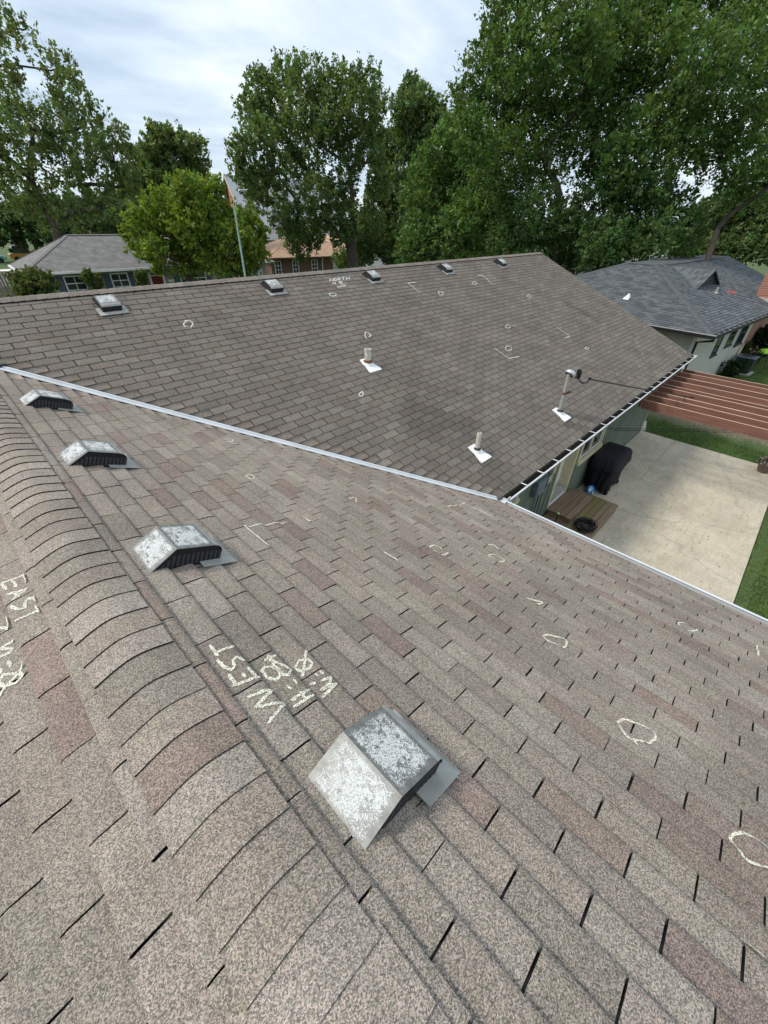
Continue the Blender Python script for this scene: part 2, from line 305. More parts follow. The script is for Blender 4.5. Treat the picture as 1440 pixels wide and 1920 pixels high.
# chalk strokes in roof coordinates (along the ridge, down the slope; far slope: up from the eave)
CHALK=[
('chalk_lettering', 'chalk letters W E S T above smaller lines', 'W', [[(2.801, 0.264), (2.771, 0.366), (2.741, 0.266), (2.691, 0.369), (2.653, 0.264)], [(2.878, 0.245), (2.855, 0.358)], [(2.94, 0.262), (2.871, 0.263)], [(2.911, 0.305), (2.883, 0.306)], [(2.928, 0.337), (2.864, 0.343)], [(2.964, 0.347), (2.998, 0.333), (2.996, 0.311), (2.96, 0.302), (2.951, 0.279), (2.983, 0.267), (3.034, 0.262)], [(3.129, 0.274), (3.049, 0.276)], [(3.073, 0.274), (3.064, 0.356)]]),
('chalk_lettering', 'chalk line reading H = 50', 'W', [[(2.694, 0.4), (2.693, 0.493)], [(2.665, 0.39), (2.66, 0.491)], [(2.706, 0.451), (2.66, 0.448)], [(2.773, 0.466), (2.743, 0.464)], [(2.762, 0.426), (2.736, 0.434)], [(2.886, 0.43), (2.901, 0.411), (2.891, 0.389), (2.848, 0.388), (2.814, 0.41), (2.821, 0.434), (2.851, 0.446), (2.886, 0.43)], [(2.948, 0.452), (2.914, 0.448), (2.871, 0.47), (2.825, 0.491), (2.801, 0.462), (2.818, 0.446), (2.869, 0.441), (2.91, 0.448)], [(2.931, 0.425), (2.926, 0.484)]]),
('chalk_lettering', 'chalk line reading W = slashed zero', 'W', [[(2.707, 0.565), (2.698, 0.616), (2.674, 0.589), (2.673, 0.537), (2.656, 0.612), (2.639, 0.519)], [(2.754, 0.572), (2.734, 0.575)], [(2.752, 0.596), (2.728, 0.598)], [(2.723, 0.52), (2.714, 0.546)], [(2.848, 0.544), (2.831, 0.519), (2.805, 0.531), (2.791, 0.569), (2.81, 0.597), (2.84, 0.595), (2.854, 0.561), (2.848, 0.544)], [(2.89, 0.623), (2.826, 0.568), (2.775, 0.517)]]),
('chalk_lettering', 'chalk letters E A S T', 'E', [[(4.22, 0.335), (4.191, 0.235)], [(4.191, 0.235), (4.133, 0.23), (4.119, 0.24)], [(4.198, 0.282), (4.126, 0.274), (4.139, 0.286)], [(4.226, 0.328), (4.144, 0.312)], [(4.108, 0.32), (4.066, 0.243), (4.043, 0.313)], [(4.096, 0.29), (4.04, 0.279)], [(3.921, 0.223), (3.961, 0.227), (3.992, 0.252), (3.97, 0.269), (3.935, 0.274), (3.947, 0.3), (4.008, 0.323)], [(3.884, 0.328), (3.866, 0.228)], [(3.914, 0.239), (3.836, 0.23)]]),
('chalk_lettering', 'chalk numeral 2', 'E', [[(3.988, 0.367), (3.944, 0.365), (3.907, 0.378), (3.962, 0.409)]]),
('chalk_lettering', 'chalk letter W', 'E', [[(3.809, 0.366), (3.811, 0.427), (3.766, 0.384), (3.752, 0.395), (3.76, 0.44)]]),
('chalk_line', '', 'E', [[(3.708, 0.409), (3.663, 0.403)]]),
('chalk_lettering', 'chalk slashed zero', 'E', [[(3.603, 0.386), (3.644, 0.435), (3.619, 0.455), (3.58, 0.443), (3.56, 0.408), (3.574, 0.377), (3.614, 0.391)], [(3.635, 0.358), (3.593, 0.406), (3.541, 0.475)], [(3.689, 0.436), (3.657, 0.44)]]),
('chalk_circle', '', 'W', [[(2.244, 2.132), (2.226, 2.184), (2.181, 2.206), (2.123, 2.252), (2.096, 2.196), (2.107, 2.136), (2.156, 2.099), (2.205, 2.081), (2.234, 2.103), (2.244, 2.132)]]),
('chalk_circle', '', 'W', [[(2.532, 2.549), (2.499, 2.577), (2.464, 2.583), (2.424, 2.626), (2.421, 2.585), (2.449, 2.545), (2.502, 2.521), (2.528, 2.529), (2.532, 2.549)]]),
('chalk_circle', '', 'W', [[(3.338, 2.495), (3.36, 2.515), (3.423, 2.496), (3.427, 2.43), (3.347, 2.375), (3.287, 2.395), (3.261, 2.477), (3.272, 2.505)]]),
('chalk_circle', '', 'W', [[(3.123, 3.264), (3.166, 3.281), (3.222, 3.289), (3.234, 3.211), (3.175, 3.196), (3.136, 3.22)]]),
('chalk_circle', '', 'W', [[(3.092, 2.942), (3.089, 3.026), (3.037, 3.051), (2.935, 3.037), (2.985, 2.945), (3.051, 2.918), (3.092, 2.942)]]),
('chalk_circle', '', 'W', [[(1.562, 3.812), (1.521, 3.875), (1.463, 3.894), (1.41, 3.904), (1.43, 3.814), (1.486, 3.771), (1.544, 3.769), (1.562, 3.812)]]),
('chalk_line', '', 'W', [[(0.968, 4.281), (0.967, 4.13), (0.962, 4.038)]]),
('chalk_circle', '', 'W', [[(1.687, 1.743), (1.671, 1.795), (1.631, 1.814), (1.563, 1.848), (1.521, 1.845), (1.524, 1.776), (1.562, 1.709), (1.612, 1.66), (1.655, 1.671), (1.681, 1.711), (1.687, 1.743)], [(1.614, 1.67), (1.581, 1.657)]]),
('chalk_circle', '', 'W', [[(1.082, 1.571), (1.114, 1.581), (1.165, 1.556), (1.209, 1.498), (1.193, 1.446), (1.163, 1.404), (1.123, 1.427), (1.081, 1.481)]]),
('chalk_line', '', 'W', [[(1.183, 1.053), (1.119, 1.06)]]),
('chalk_line', '', 'W', [[(4.129, 1.382), (4.137, 1.021), (3.828, 1.026)]]),
('chalk_line', '', 'W', [[(4.258, 1.597), (4.114, 1.617)]]),
('chalk_line', '', 'W', [[(3.504, 1.884), (3.356, 1.893)]]),
('chalk_circle', '', 'W', [[(4.487, 2.408), (4.499, 2.517), (4.392, 2.447), (4.416, 2.389), (4.487, 2.408)]]),
('chalk_line', '', 'W', [[(4.096, 3.735), (4.089, 4.08), (4.128, 4.266)]]),
('chalk_line', '', 'W', [[(3.994, 4.248), (3.698, 4.26)]]),
('chalk_line', '', 'W', [[(3.508, 3.514), (3.3, 3.484)]]),
('chalk_circle', '', 'W', [[(6.35, 2.007), (6.34, 2.117), (6.231, 2.082), (6.247, 1.999)]]),
('chalk_circle', '', 'W', [[(5.137, 1.606), (5.156, 1.665), (5.075, 1.685), (5.053, 1.624), (5.137, 1.606)]]),
('chalk_line', '', 'B', [[(8.811, 5.617), (8.522, 5.64), (8.536, 5.245)]]),
('chalk_circle', '', 'B', [[(9.201, 5.154), (9.297, 5.109), (9.257, 5.023), (9.112, 4.968), (9.057, 5.016), (9.201, 5.154)]]),
('chalk_circle', '', 'B', [[(10.99, 5.217), (10.911, 5.185), (10.832, 5.179), (10.788, 5.201), (10.796, 5.242), (10.854, 5.284), (10.937, 5.311), (11.009, 5.309), (11.041, 5.281), (11.017, 5.237)]]),
('chalk_line', '', 'B', [[(11.458, 5.572), (11.727, 5.567), (11.611, 5.103)]]),
('chalk_circle', '', 'B', [[(5.836, 4.251), (5.862, 4.244), (5.912, 4.21), (5.895, 4.119), (5.803, 4.088)], [(5.854, 4.236), (5.773, 4.177), (5.725, 4.09), (5.74, 4.062)]]),
('chalk_circle', '', 'B', [[(10.073, 3.33), (9.999, 3.305), (9.929, 3.305), (9.893, 3.329), (9.905, 3.368), (9.96, 3.404), (10.036, 3.423), (10.101, 3.417), (10.125, 3.387), (10.099, 3.347)]]),
('chalk_circle', '', 'B', [[(9.168, 2.655), (9.075, 2.625), (8.989, 2.627), (8.944, 2.661), (8.96, 2.711), (9.03, 2.757), (9.125, 2.779), (9.206, 2.768), (9.235, 2.728), (9.201, 2.676)]]),
('chalk_line', '', 'B', [[(8.667, 2.844), (8.715, 2.433), (9.113, 2.387)]]),
('chalk_circle', '', 'B', [[(4.563, 2.855), (4.465, 2.835), (4.415, 2.784), (4.447, 2.759), (4.512, 2.784), (4.563, 2.855)]]),
('chalk_line', '', 'B', [[(11.875, 2.874), (11.86, 2.415), (11.582, 2.424)]]),
('chalk_circle', '', 'B', [[(11.961, 1.813), (11.894, 1.8), (11.829, 1.806), (11.793, 1.828), (11.802, 1.857), (11.851, 1.88), (11.921, 1.888), (11.981, 1.877), (12.006, 1.852), (11.984, 1.823)]]),
('chalk_circle', '', 'B', [[(12.607, 4.253), (12.519, 4.225), (12.436, 4.222), (12.392, 4.245), (12.406, 4.285), (12.472, 4.325), (12.563, 4.349), (12.639, 4.344), (12.669, 4.314), (12.638, 4.272)]]),
('chalk_circle', '', 'B', [[(2.823, 5.394), (2.907, 5.396), (2.929, 5.292), (2.83, 5.202)], [(2.878, 5.39), (2.782, 5.329), (2.761, 5.264), (2.782, 5.232)]]),
('chalk_circle', '', 'B', [[(6.153, 5.545), (6.099, 5.521), (6.036, 5.52), (5.993, 5.541), (5.987, 5.576), (6.023, 5.609), (6.084, 5.625), (6.142, 5.616), (6.172, 5.586), (6.158, 5.55)]]),
('chalk_lettering', 'chalk letters N O R T H', 'B', [[(6.381, 6.045), (6.452, 6.135), (6.474, 6.046), (6.547, 6.136)], [(6.608, 6.136), (6.534, 6.1), (6.518, 6.046), (6.61, 6.082), (6.608, 6.136)], [(6.614, 6.046), (6.688, 6.137), (6.755, 6.115), (6.651, 6.092), (6.699, 6.047)], [(6.792, 6.138), (6.891, 6.139)], [(6.841, 6.139), (6.765, 6.047)], [(6.855, 6.047), (6.932, 6.14)], [(6.949, 6.048), (7.027, 6.141)], [(6.893, 6.093), (6.987, 6.094)]]),
('chalk_lettering', 'chalk line reading H 5', 'B', [[(6.373, 5.93), (6.424, 5.994)], [(6.438, 5.927), (6.49, 5.991)], [(6.398, 5.961), (6.464, 5.959)], [(6.691, 5.984), (6.596, 5.987), (6.575, 5.962), (6.659, 5.945), (6.618, 5.92), (6.546, 5.926)]]),
('chalk_lettering', 'chalk line reading W 0', 'B', [[(6.419, 5.85), (6.407, 5.793), (6.478, 5.836), (6.481, 5.797), (6.567, 5.858)], [(6.642, 5.862), (6.574, 5.836), (6.573, 5.801), (6.66, 5.829), (6.642, 5.862)]]),
]

# ------------------------------------------------------------------ the house: roof geometry
MP = 0.42074; SCL = math.sqrt(1+MP*MP); CA, SA = 1/SCL, MP/SCL
ZR = 4.85; XE, YE, YR, XR = 4.907, 4.129, 10.095, 16.746
ZE = ZR-MP*XE; ZB = ZE+MP*(YR-YE)
LA = (XE-0.09)*SCL; LB = (YR-YE)*SCL
YWALL, XWALL = 4.63, 4.40
class Slope:
    def __init__(s, o, u, v, n): s.o, s.u, s.v, s.n = [np.array(a, float) for a in (o, u, v, n)]
    def __call__(s, u, v, h=0.0): return s.o+s.u*u+s.v*v+s.n*h
SW = Slope((0,0,ZR), (0,1,0), (CA,0,-SA), (SA,0,CA))
SE = Slope((0,0,ZR), (0,1,0), (-CA,0,-SA), (-SA,0,CA))
SB = Slope((0,YR,ZB), (1,0,0), (0,-CA,-SA), (0,-SA,CA))
SS = Slope((0,YR,ZB), (1,0,0), (0,CA,-SA), (0,SA,CA))
Y0 = -2.2                                         # near end of the front wing, behind the photographer
house = empty('house', (8.0, 6.0, 0.0), 'green sided L-shaped house with weathered brown shingle roof under the camera', 'house')
def clip(poly, nx, ny, c):
    """keep nx*x+ny*y<=c (plane coords)"""
    r = []
    for i in range(len(poly)):
        a, b = poly[i], poly[(i+1) % len(poly)]; da = nx*a[0]+ny*a[1]-c; db = nx*b[0]+ny*b[1]-c
        if da <= 0: r.append(a)
        if (da < 0) != (db < 0) and abs(da-db) > 1e-12:
            t = da/(da-db); r.append((a[0]+t*(b[0]-a[0]), a[1]+t*(b[1]-a[1])))
    return r
# decks
def deck(m, sl, poly, th=0.05):
    n = len(poly); a = [sl(u, v, 0.0) for u, v in poly]; b = [sl(u, v, -th) for u, v in poly]
    m.add(a+b, [tuple(range(n)), tuple(range(n, 2*n))[::-1]]+[(i, n+i, n+(i+1) % n, (i+1) % n) for i in range(n)])
VAL = XE+YE
pW = [(Y0, 0.03), (VAL-0.03, 0.03), (YE+0.02, LA+0.03), (Y0, LA+0.03)]
pE = pW
XB0 = -7.0
vm = LB-(VAL-YE)*SCL                               # slope distance (from B ridge) where the A ridge dies into B
pB = [(XB0, 0), (XR, 0), (XR, LB), (XE, LB), (0, vm), (-XE, LB), (XB0, LB)]
west = part('roof_slope', MA['underlay'], house, lambda m: deck(m, SW, pW)); tag(west, 'near slope falling to the right, chalked west')
east = part('roof_slope', MA['underlay'], house, lambda m: deck(m, SE, pE)); tag(east, 'near slope falling to the left, chalked east')
north = part('roof_slope', MA['underlay'], house, lambda m: (deck(m, SB, [(0, 0), (XR, 0), (XR, LB), (XE, LB), (0, vm)]), deck(m, SB, [(XB0, 0), (0, 0), (0, vm), (-XE, LB), (XB0, LB)]))); tag(north, 'far slope facing the camera with five vents')
south = part('roof_slope', MA['shingle'], house, lambda m: deck(m, SS, [(XB0, 0.0), (XB0, LB), (XR, LB), (XR, 0.0)]))
def set_tint(o, col):
    a = o.data.color_attributes.new('tint', 'FLOAT_COLOR', 'POINT'); a.data.foreach_set('color', list((*col, 1))*len(o.data.vertices))
set_tint(south, (0.14, 0.125, 0.107))
# shingle tabs
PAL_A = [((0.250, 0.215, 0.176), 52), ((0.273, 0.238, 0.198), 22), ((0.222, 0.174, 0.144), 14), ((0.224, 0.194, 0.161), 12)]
PAL_B = [((0.150, 0.131, 0.109), 56), ((0.164, 0.145, 0.122), 18), ((0.146, 0.121, 0.100), 13), ((0.138, 0.121, 0.102), 13)]  # far slope: darker tabs carry the shade of facing away from the sun
def pick(pal):
    c = random.choices([p[0] for p in pal], [p[1] for p in pal])[0]; k = random.uniform(0.93, 1.07)
    return tuple(min(1, x*k*random.uniform(0.985, 1.015)) for x in c)
tabs = []                                          # (slope, parent, polygon, vtop, vbutt, colour, hbutt, thickness, screen area)
def add_tab(sl, parent, poly, vt, vb, pal, hb, th):
    if len(poly) < 3: return
    P = np.mean([sl(u, v) for u, v in poly], axis=0); d = P-CAM; z = d@CF
    area = 0.0
    if z > 0.3:
        x = 720+FPX*(d@CR)/z; y = 960-FPX*(d@CU)/z
        if -40 < x < 1480 and -40 < y < 1960: area = abs(d@sl.n)/np.linalg.norm(d)**3*(1 if len(poly) == 4 else 0.4)
    col = pick(pal)
    if sl is SB: col = streak_tone(col, poly)
    tabs.append((sl, parent, poly, vt, vb, col, hb, th, area))
DARK_STREAKS = [((13.83, 3.88), (14.2, 2.6), 0.17, 0.78), ((5.38, 0.62), (5.15, 0.15), 0.2, 0.8), ((8.26, 0.4), (8.3, 0.0), 0.16, 0.76), ((5.1, 2.04), (5.6, 1.17), 0.45, 0.87), ((5.69, 2.3), (5.2, 1.9), 0.4, 0.9)]
def streak_tone(col, poly):
    c = np.mean(poly, axis=0); c = np.array((c[0], LB-c[1])); k = 1.0
    for a, b, w, f in DARK_STREAKS:                       # tabs close to these lines turn darker
        a, b = np.array(a), np.array(b); t = np.clip((c-a)@(b-a)/((b-a)@(b-a)), 0, 1); d = np.linalg.norm(c-a-t*(b-a))
        if d < w: k *= f
    return tuple(x*k for x in col)
GAP = 0.0095
def field(sl, parent, u0, u1, L, v_first, tab, shift, uref, kref, pal, clips, hb, th, exp=0.1358, gap=GAP):
    k = 0; v = v_first
    while v-exp < L:
        vb = min(v, L); vt = v-exp
        ph = (uref+shift*(k-kref)) % tab
        n0 = int(math.floor((u0-ph)/tab)); n1 = int(math.ceil((u1-ph)/tab))
        for n in range(n0, n1):
            a = ph+n*tab; b = a+tab
            gap = random.uniform(0.0055, 0.0095) if sl is not SB else random.uniform(0.009, 0.014); j = random.uniform(-0.0015, 0.0015); dv = random.uniform(-0.002, 0.002)
            poly = [(max(a+gap/2+j, u0), vt-0.012), (min(b-gap/2+j, u1), vt-0.012), (min(b-gap/2+j, u1), vb+dv), (max(a+gap/2+j, u0), vb+dv)]
            if poly[1][0]-poly[0][0] < 0.02: continue
            for c in clips: poly = c(poly)
            add_tab(sl, parent, poly, vt, vb, pal, hb*random.uniform(0.94, 1.07), th)
        v += exp; k += 1
# valley (plan): x + y <= VAL on the near wing;  x = v*CA
cW = lambda p: clip(p, 1.0, CA, VAL-0.085)
field(SW, west, Y0, VAL, LA, 0.2175, 0.327, 0.1275, 2.275, 12, PAL_A, [cW], 0.0195, 0.0155)
field(SE, east, Y0, VAL, LA, 0.209, 0.327, -0.1315, 3.511, 0, PAL_A, [cW], 0.026, 0.022)
def cB(p):                                          # y = YR - v*CA ; keep |x| + y >= VAL
    s = 1.0 if np.mean([q[0] for q in p]) >= 0 else -1.0
    return clip(p, -s, CA, YR-VAL-0.03)
kB = int(round((LB-0.84-0.16)/0.1353))
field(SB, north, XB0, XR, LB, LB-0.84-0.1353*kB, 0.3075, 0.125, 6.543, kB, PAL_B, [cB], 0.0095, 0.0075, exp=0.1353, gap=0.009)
def tab_geo(m, t):
    sl, parent, poly, vt, vb, col, hb, th, ar = t; n = len(poly); m.cur = (*col, 1)
    h = lambda v: 0.0015+(hb-0.0015)*max(0.0, (v-vt))/(vb-vt)
    if n == 4:                                      # full tab: the surface rolls over towards the butt
        (ua, _), (ub, _) = poly[0], poly[1]; e = poly[2][1]
        st = [(poly[0][1], 0.001), (vt+0.03, 0.0026), (e-0.03, hb-0.0012), (e-0.010, hb-0.0004), (e, hb-0.003)]
        top = [sl(u, v, z) for v, z in st for u in (ua, ub)]; low = [sl(u, v, max(0.0004, z-th)) for v, z in st for u in (ua, ub)]
        m.add(top, [(2*i, 2*i+1, 2*i+3, 2*i+2) for i in range(4)], 0)
        m.add(top+low, [(2*i, 2*i+2, 10+2*i+2, 10+2*i) for i in range(4)]+[(2*i+3, 2*i+1, 10+2*i+1, 10+2*i+3) for i in range(4)]+[(8, 9, 19, 18)], 1); return
    a = [sl(u, v, h(v)) for u, v in poly]; b = [sl(u, v, max(0.0004, h(v)-th)) for u, v in poly]
    m.add(a+b, [tuple(range(n))]+[(i, (i+1) % n, n+(i+1) % n, n+i) for i in range(n)], [0]+[1]*n)
tabs.sort(key=lambda t: -t[-1])
TM = [MA['shingle'], MA['asphalt_edge']]
for t in tabs[:300]:
    m = MB(); tab_geo(m, t); m.build('shingle', TM, t[1], col=True, smooth='top')
for par in (west, east, north):
    m = MB()
    for t in tabs[300:]:
        if t[1] is par: tab_geo(m, t)
    tag(m.build('shingle_field', TM, par, col=True, smooth='top'), kind='stuff')
# ridge caps
def cap_geo(m, P, dirn, y0, y1, hw, r, off0, off1, col, th=0.008, skew=0.0):
    """draped cap: butt at y0 (raised), head at y1; P(x across, y along, z) -> world"""
    m.cur = (*col, 1); n = 13; top = []; bot = []
    for y, of in ((y0, off0), (y1, off1)):
        for i in range(n):
            x = -hw+2*hw*i/(n-1); z = -MP*math.sqrt(x*x+r*r)+of
            top.append(P(x+skew*(y-y0), y, z)); bot.append(P(x+skew*(y-y0), y, z-th))
    fs = [(i, i+1, n+i+1, n+i) for i in range(n-1)]; N2 = 2*n; mi = [0]*len(fs)
    side = [(i, N2+i, N2+i+1, i+1) for i in range(n-1)]+[(0, n, N2+n, N2)]+[(n-1, N2+n-1, N2+2*n-1, 2*n-1)]
    m.add(top+bot, fs+side, mi+[1]*len(side))
ridgeA = part('ridge', MA['underlay'], house, lambda m: m.tube([(0, Y0, ZR-0.05), (0, VAL, ZR-0.05)], 0.02, 6)); tag(ridgeA, 'row of bent cap shingles along the near ridge')
PA = lambda x, y, z: (x, y, ZR+z)
butts = [Y0+0.136*i for i in range(30) if Y0+0.136*i < 1.70]+[1.80, 1.965, 2.102, 2.228, 2.357, 2.494, 2.631, 2.778, 2.908, 3.043, 3.199]
while butts[-1] < VAL-0.15: butts.append(butts[-1]+random.gauss(0.1345, 0.006))
for i, y in enumerate(butts):
    nx_ = butts[i+1] if i+1 < len(butts) else y+0.14
    m = MB(); hw = 0.150+random.uniform(-0.003, 0.003)+(0.012 if y < 1.9 else 0)
    cap_geo(m, PA, 1, y, nx_+0.03, hw, 0.07, 0.0385+random.uniform(-.0015, .0015), 0.0305, pick(PAL_A[:2] if y < 2.3 else PAL_A), skew=random.uniform(-0.015, 0.015))
    m.build('ridge_shingle', TM, ridgeA, col=True, smooth=False)
ridgeB = part('ridge', MA['underlay'], house, lambda m: m.tube([(XB0, YR, ZB-0.02), (XR-0.01, YR, ZB-0.02)], 0.02, 6)); tag(ridgeB, 'far ridge capped with grey shingles')
m = MB(); x = XR
PBR = lambda x, y, z: (y, YR+x, ZB+z)
while x > XB0:
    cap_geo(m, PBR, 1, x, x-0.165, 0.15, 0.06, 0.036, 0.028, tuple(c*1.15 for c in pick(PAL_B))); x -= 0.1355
tag(m.build('ridge_shingle_row', TM, ridgeB, col=True), kind='stuff')
# valley flashing: white metal W-profile
def valley(m):
    d = np.array([-1, 1, 0])/math.sqrt(2); dz = MP/math.sqrt(2); side = np.array([1, 1, 0])/math.sqrt(2)
    L = VAL-YE; L = L*math.sqrt(2)-0.35
    prof = [(-0.115, 0.025), (-0.060, 0.025), (-0.055, 0.028), (-0.018, 0.030), (-0.014, 0.050), (0.012, 0.050), (0.018, 0.016), (0.05, 0.014)]
    vs = []
    for s in (0.03, L):
        for w, h in prof:
            P = np.array([XE, YE, ZE])+d*s+np.array([0, 0, dz*s])+side*w
            P[2] += abs(w)*(MP/math.sqrt(2))*(1 if w > 0 else 1)*0+h
            if w < 0: P[2] += -(-w)*0
            # ride on whichever slope lies underneath
            za = ZR-MP*max(P[0], 0); zb = ZE+MP*(P[1]-YE)
            P[2] = max(za, zb)+h if abs(za-zb) > 1e-9 else za+h
            vs.append(tuple(P))
    n = len(prof); vs2 = [(a, b, c-0.003) for a, b, c in vs]
    fs = [(i, i+1, n+i+1, n+i) for i in range(n-1)]
    fs2 = [(2*n+n+i, 2*n+n+i+1, 2*n+i+1, 2*n+i) for i in range(n-1)]
    ends = [(i, 2*n+i, 2*n+i+1, i+1) for i in range(n-1)]+[(n+i+1, 3*n+i+1, 3*n+i, n+i) for i in range(n-1)]+[(0, n, 3*n, 2*n), (n-1, 3*n-1, 4*n-1, 2*n-1)]
    m.add(vs+vs2, fs+fs2+ends)
vf = part('valley_flashing', MA['white_metal'], house, valley); tag(vf, 'white metal strip in the valley between the slopes')
part('valley_end_cap', MA['vent_black'], house, lambda m: m.box((0.35, VAL-0.33, ZE+MP*(VAL-0.33-YE)+0.03), (0.1, 0.08, 0.05)))
# gutters
def gutter(name, fr, u0, u1, label, hang, pan_t=0.003):
    """fr(u, out, z): along, outwards from the shingle edge, height relative to the eave"""
    pr = [(0.012, -0.002), (0.012, -0.115), (0.075, -0.115), (0.112, -0.065), (0.118, -0.004), (0.128, -0.002), (0.128, -0.022)]
    g = MB()
    outp = [fr(u, o, z) for u in (u0, u1) for o, z in pr]; n = len(pr)
    pi = [(o-(0.003 if 2 <= i <= 4 else -0.003), z+(0.004 if 1 <= i <= 2 else 0.0)) for i, (o, z) in enumerate(pr)]
    inn = [fr(u, o, z) for u in (u0, u1) for o, z in pi]
    fs = [(i, n+i, n+i+1, i+1) for i in range(n-1)]
    g.add(outp, fs, 0); g.add(inn, [f[::-1] for f in fs[:3]], 1)
    g.add([fr(u, o, z) for u in (u0, u1) for o, z in ((0.108, -0.004), (0.136, 0.000), (0.136, -0.012), (0.112, -0.014))], [(0,4,5,1),(1,5,6,2),(2,6,7,3),(3,7,4,0)], 0)
    g.add([fr(u1, o, z) for o, z in pr[:5]], [(0,1,2,3,4)], 0); g.add([fr(u0, o, z) for o, z in pr[:5]], [(4,3,2,1,0)], 0)
    o = g.build(name, [MA['white_metal'], MA['gutter_in']], house); tag(o, label)
    for u in hang:
        h = MB(); p = [fr(u-0.012, 0.005, 0.004), fr(u+0.012, 0.005, 0.004), fr(u+0.012, 0.128, 0.004), fr(u-0.012, 0.128, 0.004)]
        h.prism(p, (0, 0, 0.006)); h.build('gutter_hanger', MA['white_metal'], o)
    d = MB(); k = int((u1-u0)/0.06); rows = []
    for i in range(k+1):
        u = u0+(u1-u0)*i/k; hh = -0.075+0.02*math.sin(i*0.7)*random.random()+random.uniform(-0.006, 0.01)
        for q in (0.014, 0.05, 0.105): rows.append(fr(u, q, hh+random.uniform(-0.008, 0.008)))
    d.add(rows, [(i*3+j, i*3+j+1, i*3+3+j+1, i*3+3+j) for i in range(k) for j in range(2)])
    d.build('gutter_debris', MA['debris'], o)
    return o
hb = [5.61, 6.17, 6.75, 7.3, 7.88, 8.43, 8.99, 9.56, 10.13, 10.67, 11.2]+[11.77+0.57*i for i in range(9)]
gutter('gutter', lambda u, o, z: (u, YE-o, ZE+z), XE+0.14, XR+0.06, 'white gutter full of dark debris along the far wing', hb)
gutter('gutter', lambda u, o, z: (XE-0.09+o, u, ZE+0.03+z), Y0, YE-0.14, 'white gutter along the near wing above the patio', [])
part('gutter_corner', MA['white_metal'], house, lambda m: m.prism([(XE-0.03, YE-0.15, ZE-0.12), (XE+0.17, YE-0.15, ZE-0.12), (XE+0.17, YE+0.02, ZE-0.12), (XE-0.03, YE+0.02, ZE-0.12)], (0, 0, 0.085)))
part('gutter_splash_guard', MA['white_metal'], house, lambda m: m.prism([(XE+0.035, YE-0.135, ZE-0.03), (XE+0.05, YE-0.14, ZE+0.075), (XE+0.13, YE-0.135, ZE+0.07), (XE+0.155, YE-0.13, ZE-0.03)], (0.0, 0.012, 0)))
# fascias, soffits and rake
part('fascia', MA['cream'], house, lambda m: m.bbox((XE, YE+0.012, ZE-0.20), (XR, YE+0.035, ZE-0.055)))
part('fascia', MA['cream'], house, lambda m: m.bbox((XE-0.13, Y0, ZE-0.18), (XE-0.10, YE-0.02, ZE-0.03)))
part('soffit', MA['cream'], house, lambda m: m.bbox((XWALL, YE+0.037, ZE-0.20), (XR, YWALL, ZE-0.185)))
def rake(m):
    for a, b in (((XR, YE, ZE), (XR, YR, ZB)), ((XR, YR, ZB), (XR, 2*YR-YE, ZE))):
        a = Vector(a); b = Vector(b); dn = Vector((0, 0, -0.16))
        m.prism([a+Vector((0, 0, -0.052)), b+Vector((0, 0, -0.052)), b+dn, a+dn], (-0.03, 0, 0))
part('rake_board', MA['cream'], house, rake)
# walls
def boards(name, fr, u0, u1, z0, ztop, openings, w=0.715, label=None, zt=None):
    """vertical boards with dark grooves; openings [(ua,ub,za,zb)]; fr(u,out,z)"""
    back = MB(); segs = [(u0, u1, z0, ztop)]
    back_o = None
    us = sorted({u0, u1}|{o[0] for o in openings}|{o[1] for o in openings})
    for a, b in zip(us[:-1], us[1:]):
        cur = z0
        for (oa, ob, za, zb) in sorted(openings, key=lambda q: q[2]):
            if oa <= a+1e-6 and ob >= b-1e-6:
                if za > cur: back.prism([fr(a, -0.10, cur), fr(b, -0.10, cur), fr(b, -0.10, za), fr(a, -0.10, za)], np.array(fr(0, 0.085, 0))-np.array(fr(0, 0, 0)))
                cur = zb
        if cur < ztop: back.prism([fr(a, -0.10, cur), fr(b, -0.10, cur), fr(b, -0.10, ztop), fr(a, -0.10, ztop)], np.array(fr(0, 0.085, 0))-np.array(fr(0, 0, 0)))
    wl = back.build('wall', MA['dark_groove'], house)
    if label: tag(wl, label)
    u = u0
    while u < u1-0.02:
        e = min(u+w, u1); a, b = u+0.011, e-0.011
        pieces = []
        xs = sorted({a, b}|{q for o in openings for q in o[:2] if a < q < b})
        out_ = np.array(fr(0, 0.013, 0))-np.array(fr(0, 0, 0)); spans = []
        for p, q in zip(xs[:-1], xs[1:]):
            cur = z0
            for (oa, ob, za, zb) in sorted(openings, key=lambda r: r[2])+[(p, q, ztop, ztop)]:
                if oa <= p+1e-6 and ob >= q-1e-6:
                    if za > cur+0.01: spans.append((p, q, cur, za))
                    cur = zb
        for p, q, c0, c1 in spans:
            mb = MB(); mb.prism([fr(p, -0.013, c0), fr(q, -0.013, c0), fr(q, -0.013, c1), fr(p, -0.013, c1)], out_); mb.build('siding_board', MA['green_wall'], wl)
        u = e
    return wl
frB = lambda u, o, z: (u, YWALL-o, z)
DOOR = (8.88, 9.78, 0.62, 2.58); WIN = (10.12, 11.52, 1.27, 2.36); WIN2 = (5.75, 6.72, 1.72, 2.4)
boards('wall', frB, XWALL, 16.33, 0.06, ZE-0.2, [(DOOR[0], DOOR[1], 0.06, DOOR[3]), WIN, WIN2], label='green vertical board wall behind the patio')
boards('wall', lambda u, o, z: (XWALL+o, u, z), Y0, YWALL-0.1, 0.06, ZE-0.18, [], label='green vertical board wall under the near eave')
boards('wall', lambda u, o, z: (16.33+o, u, z), YWALL+0.1, 2*YR-YWALL, 0.0, ZE-0.2, [])
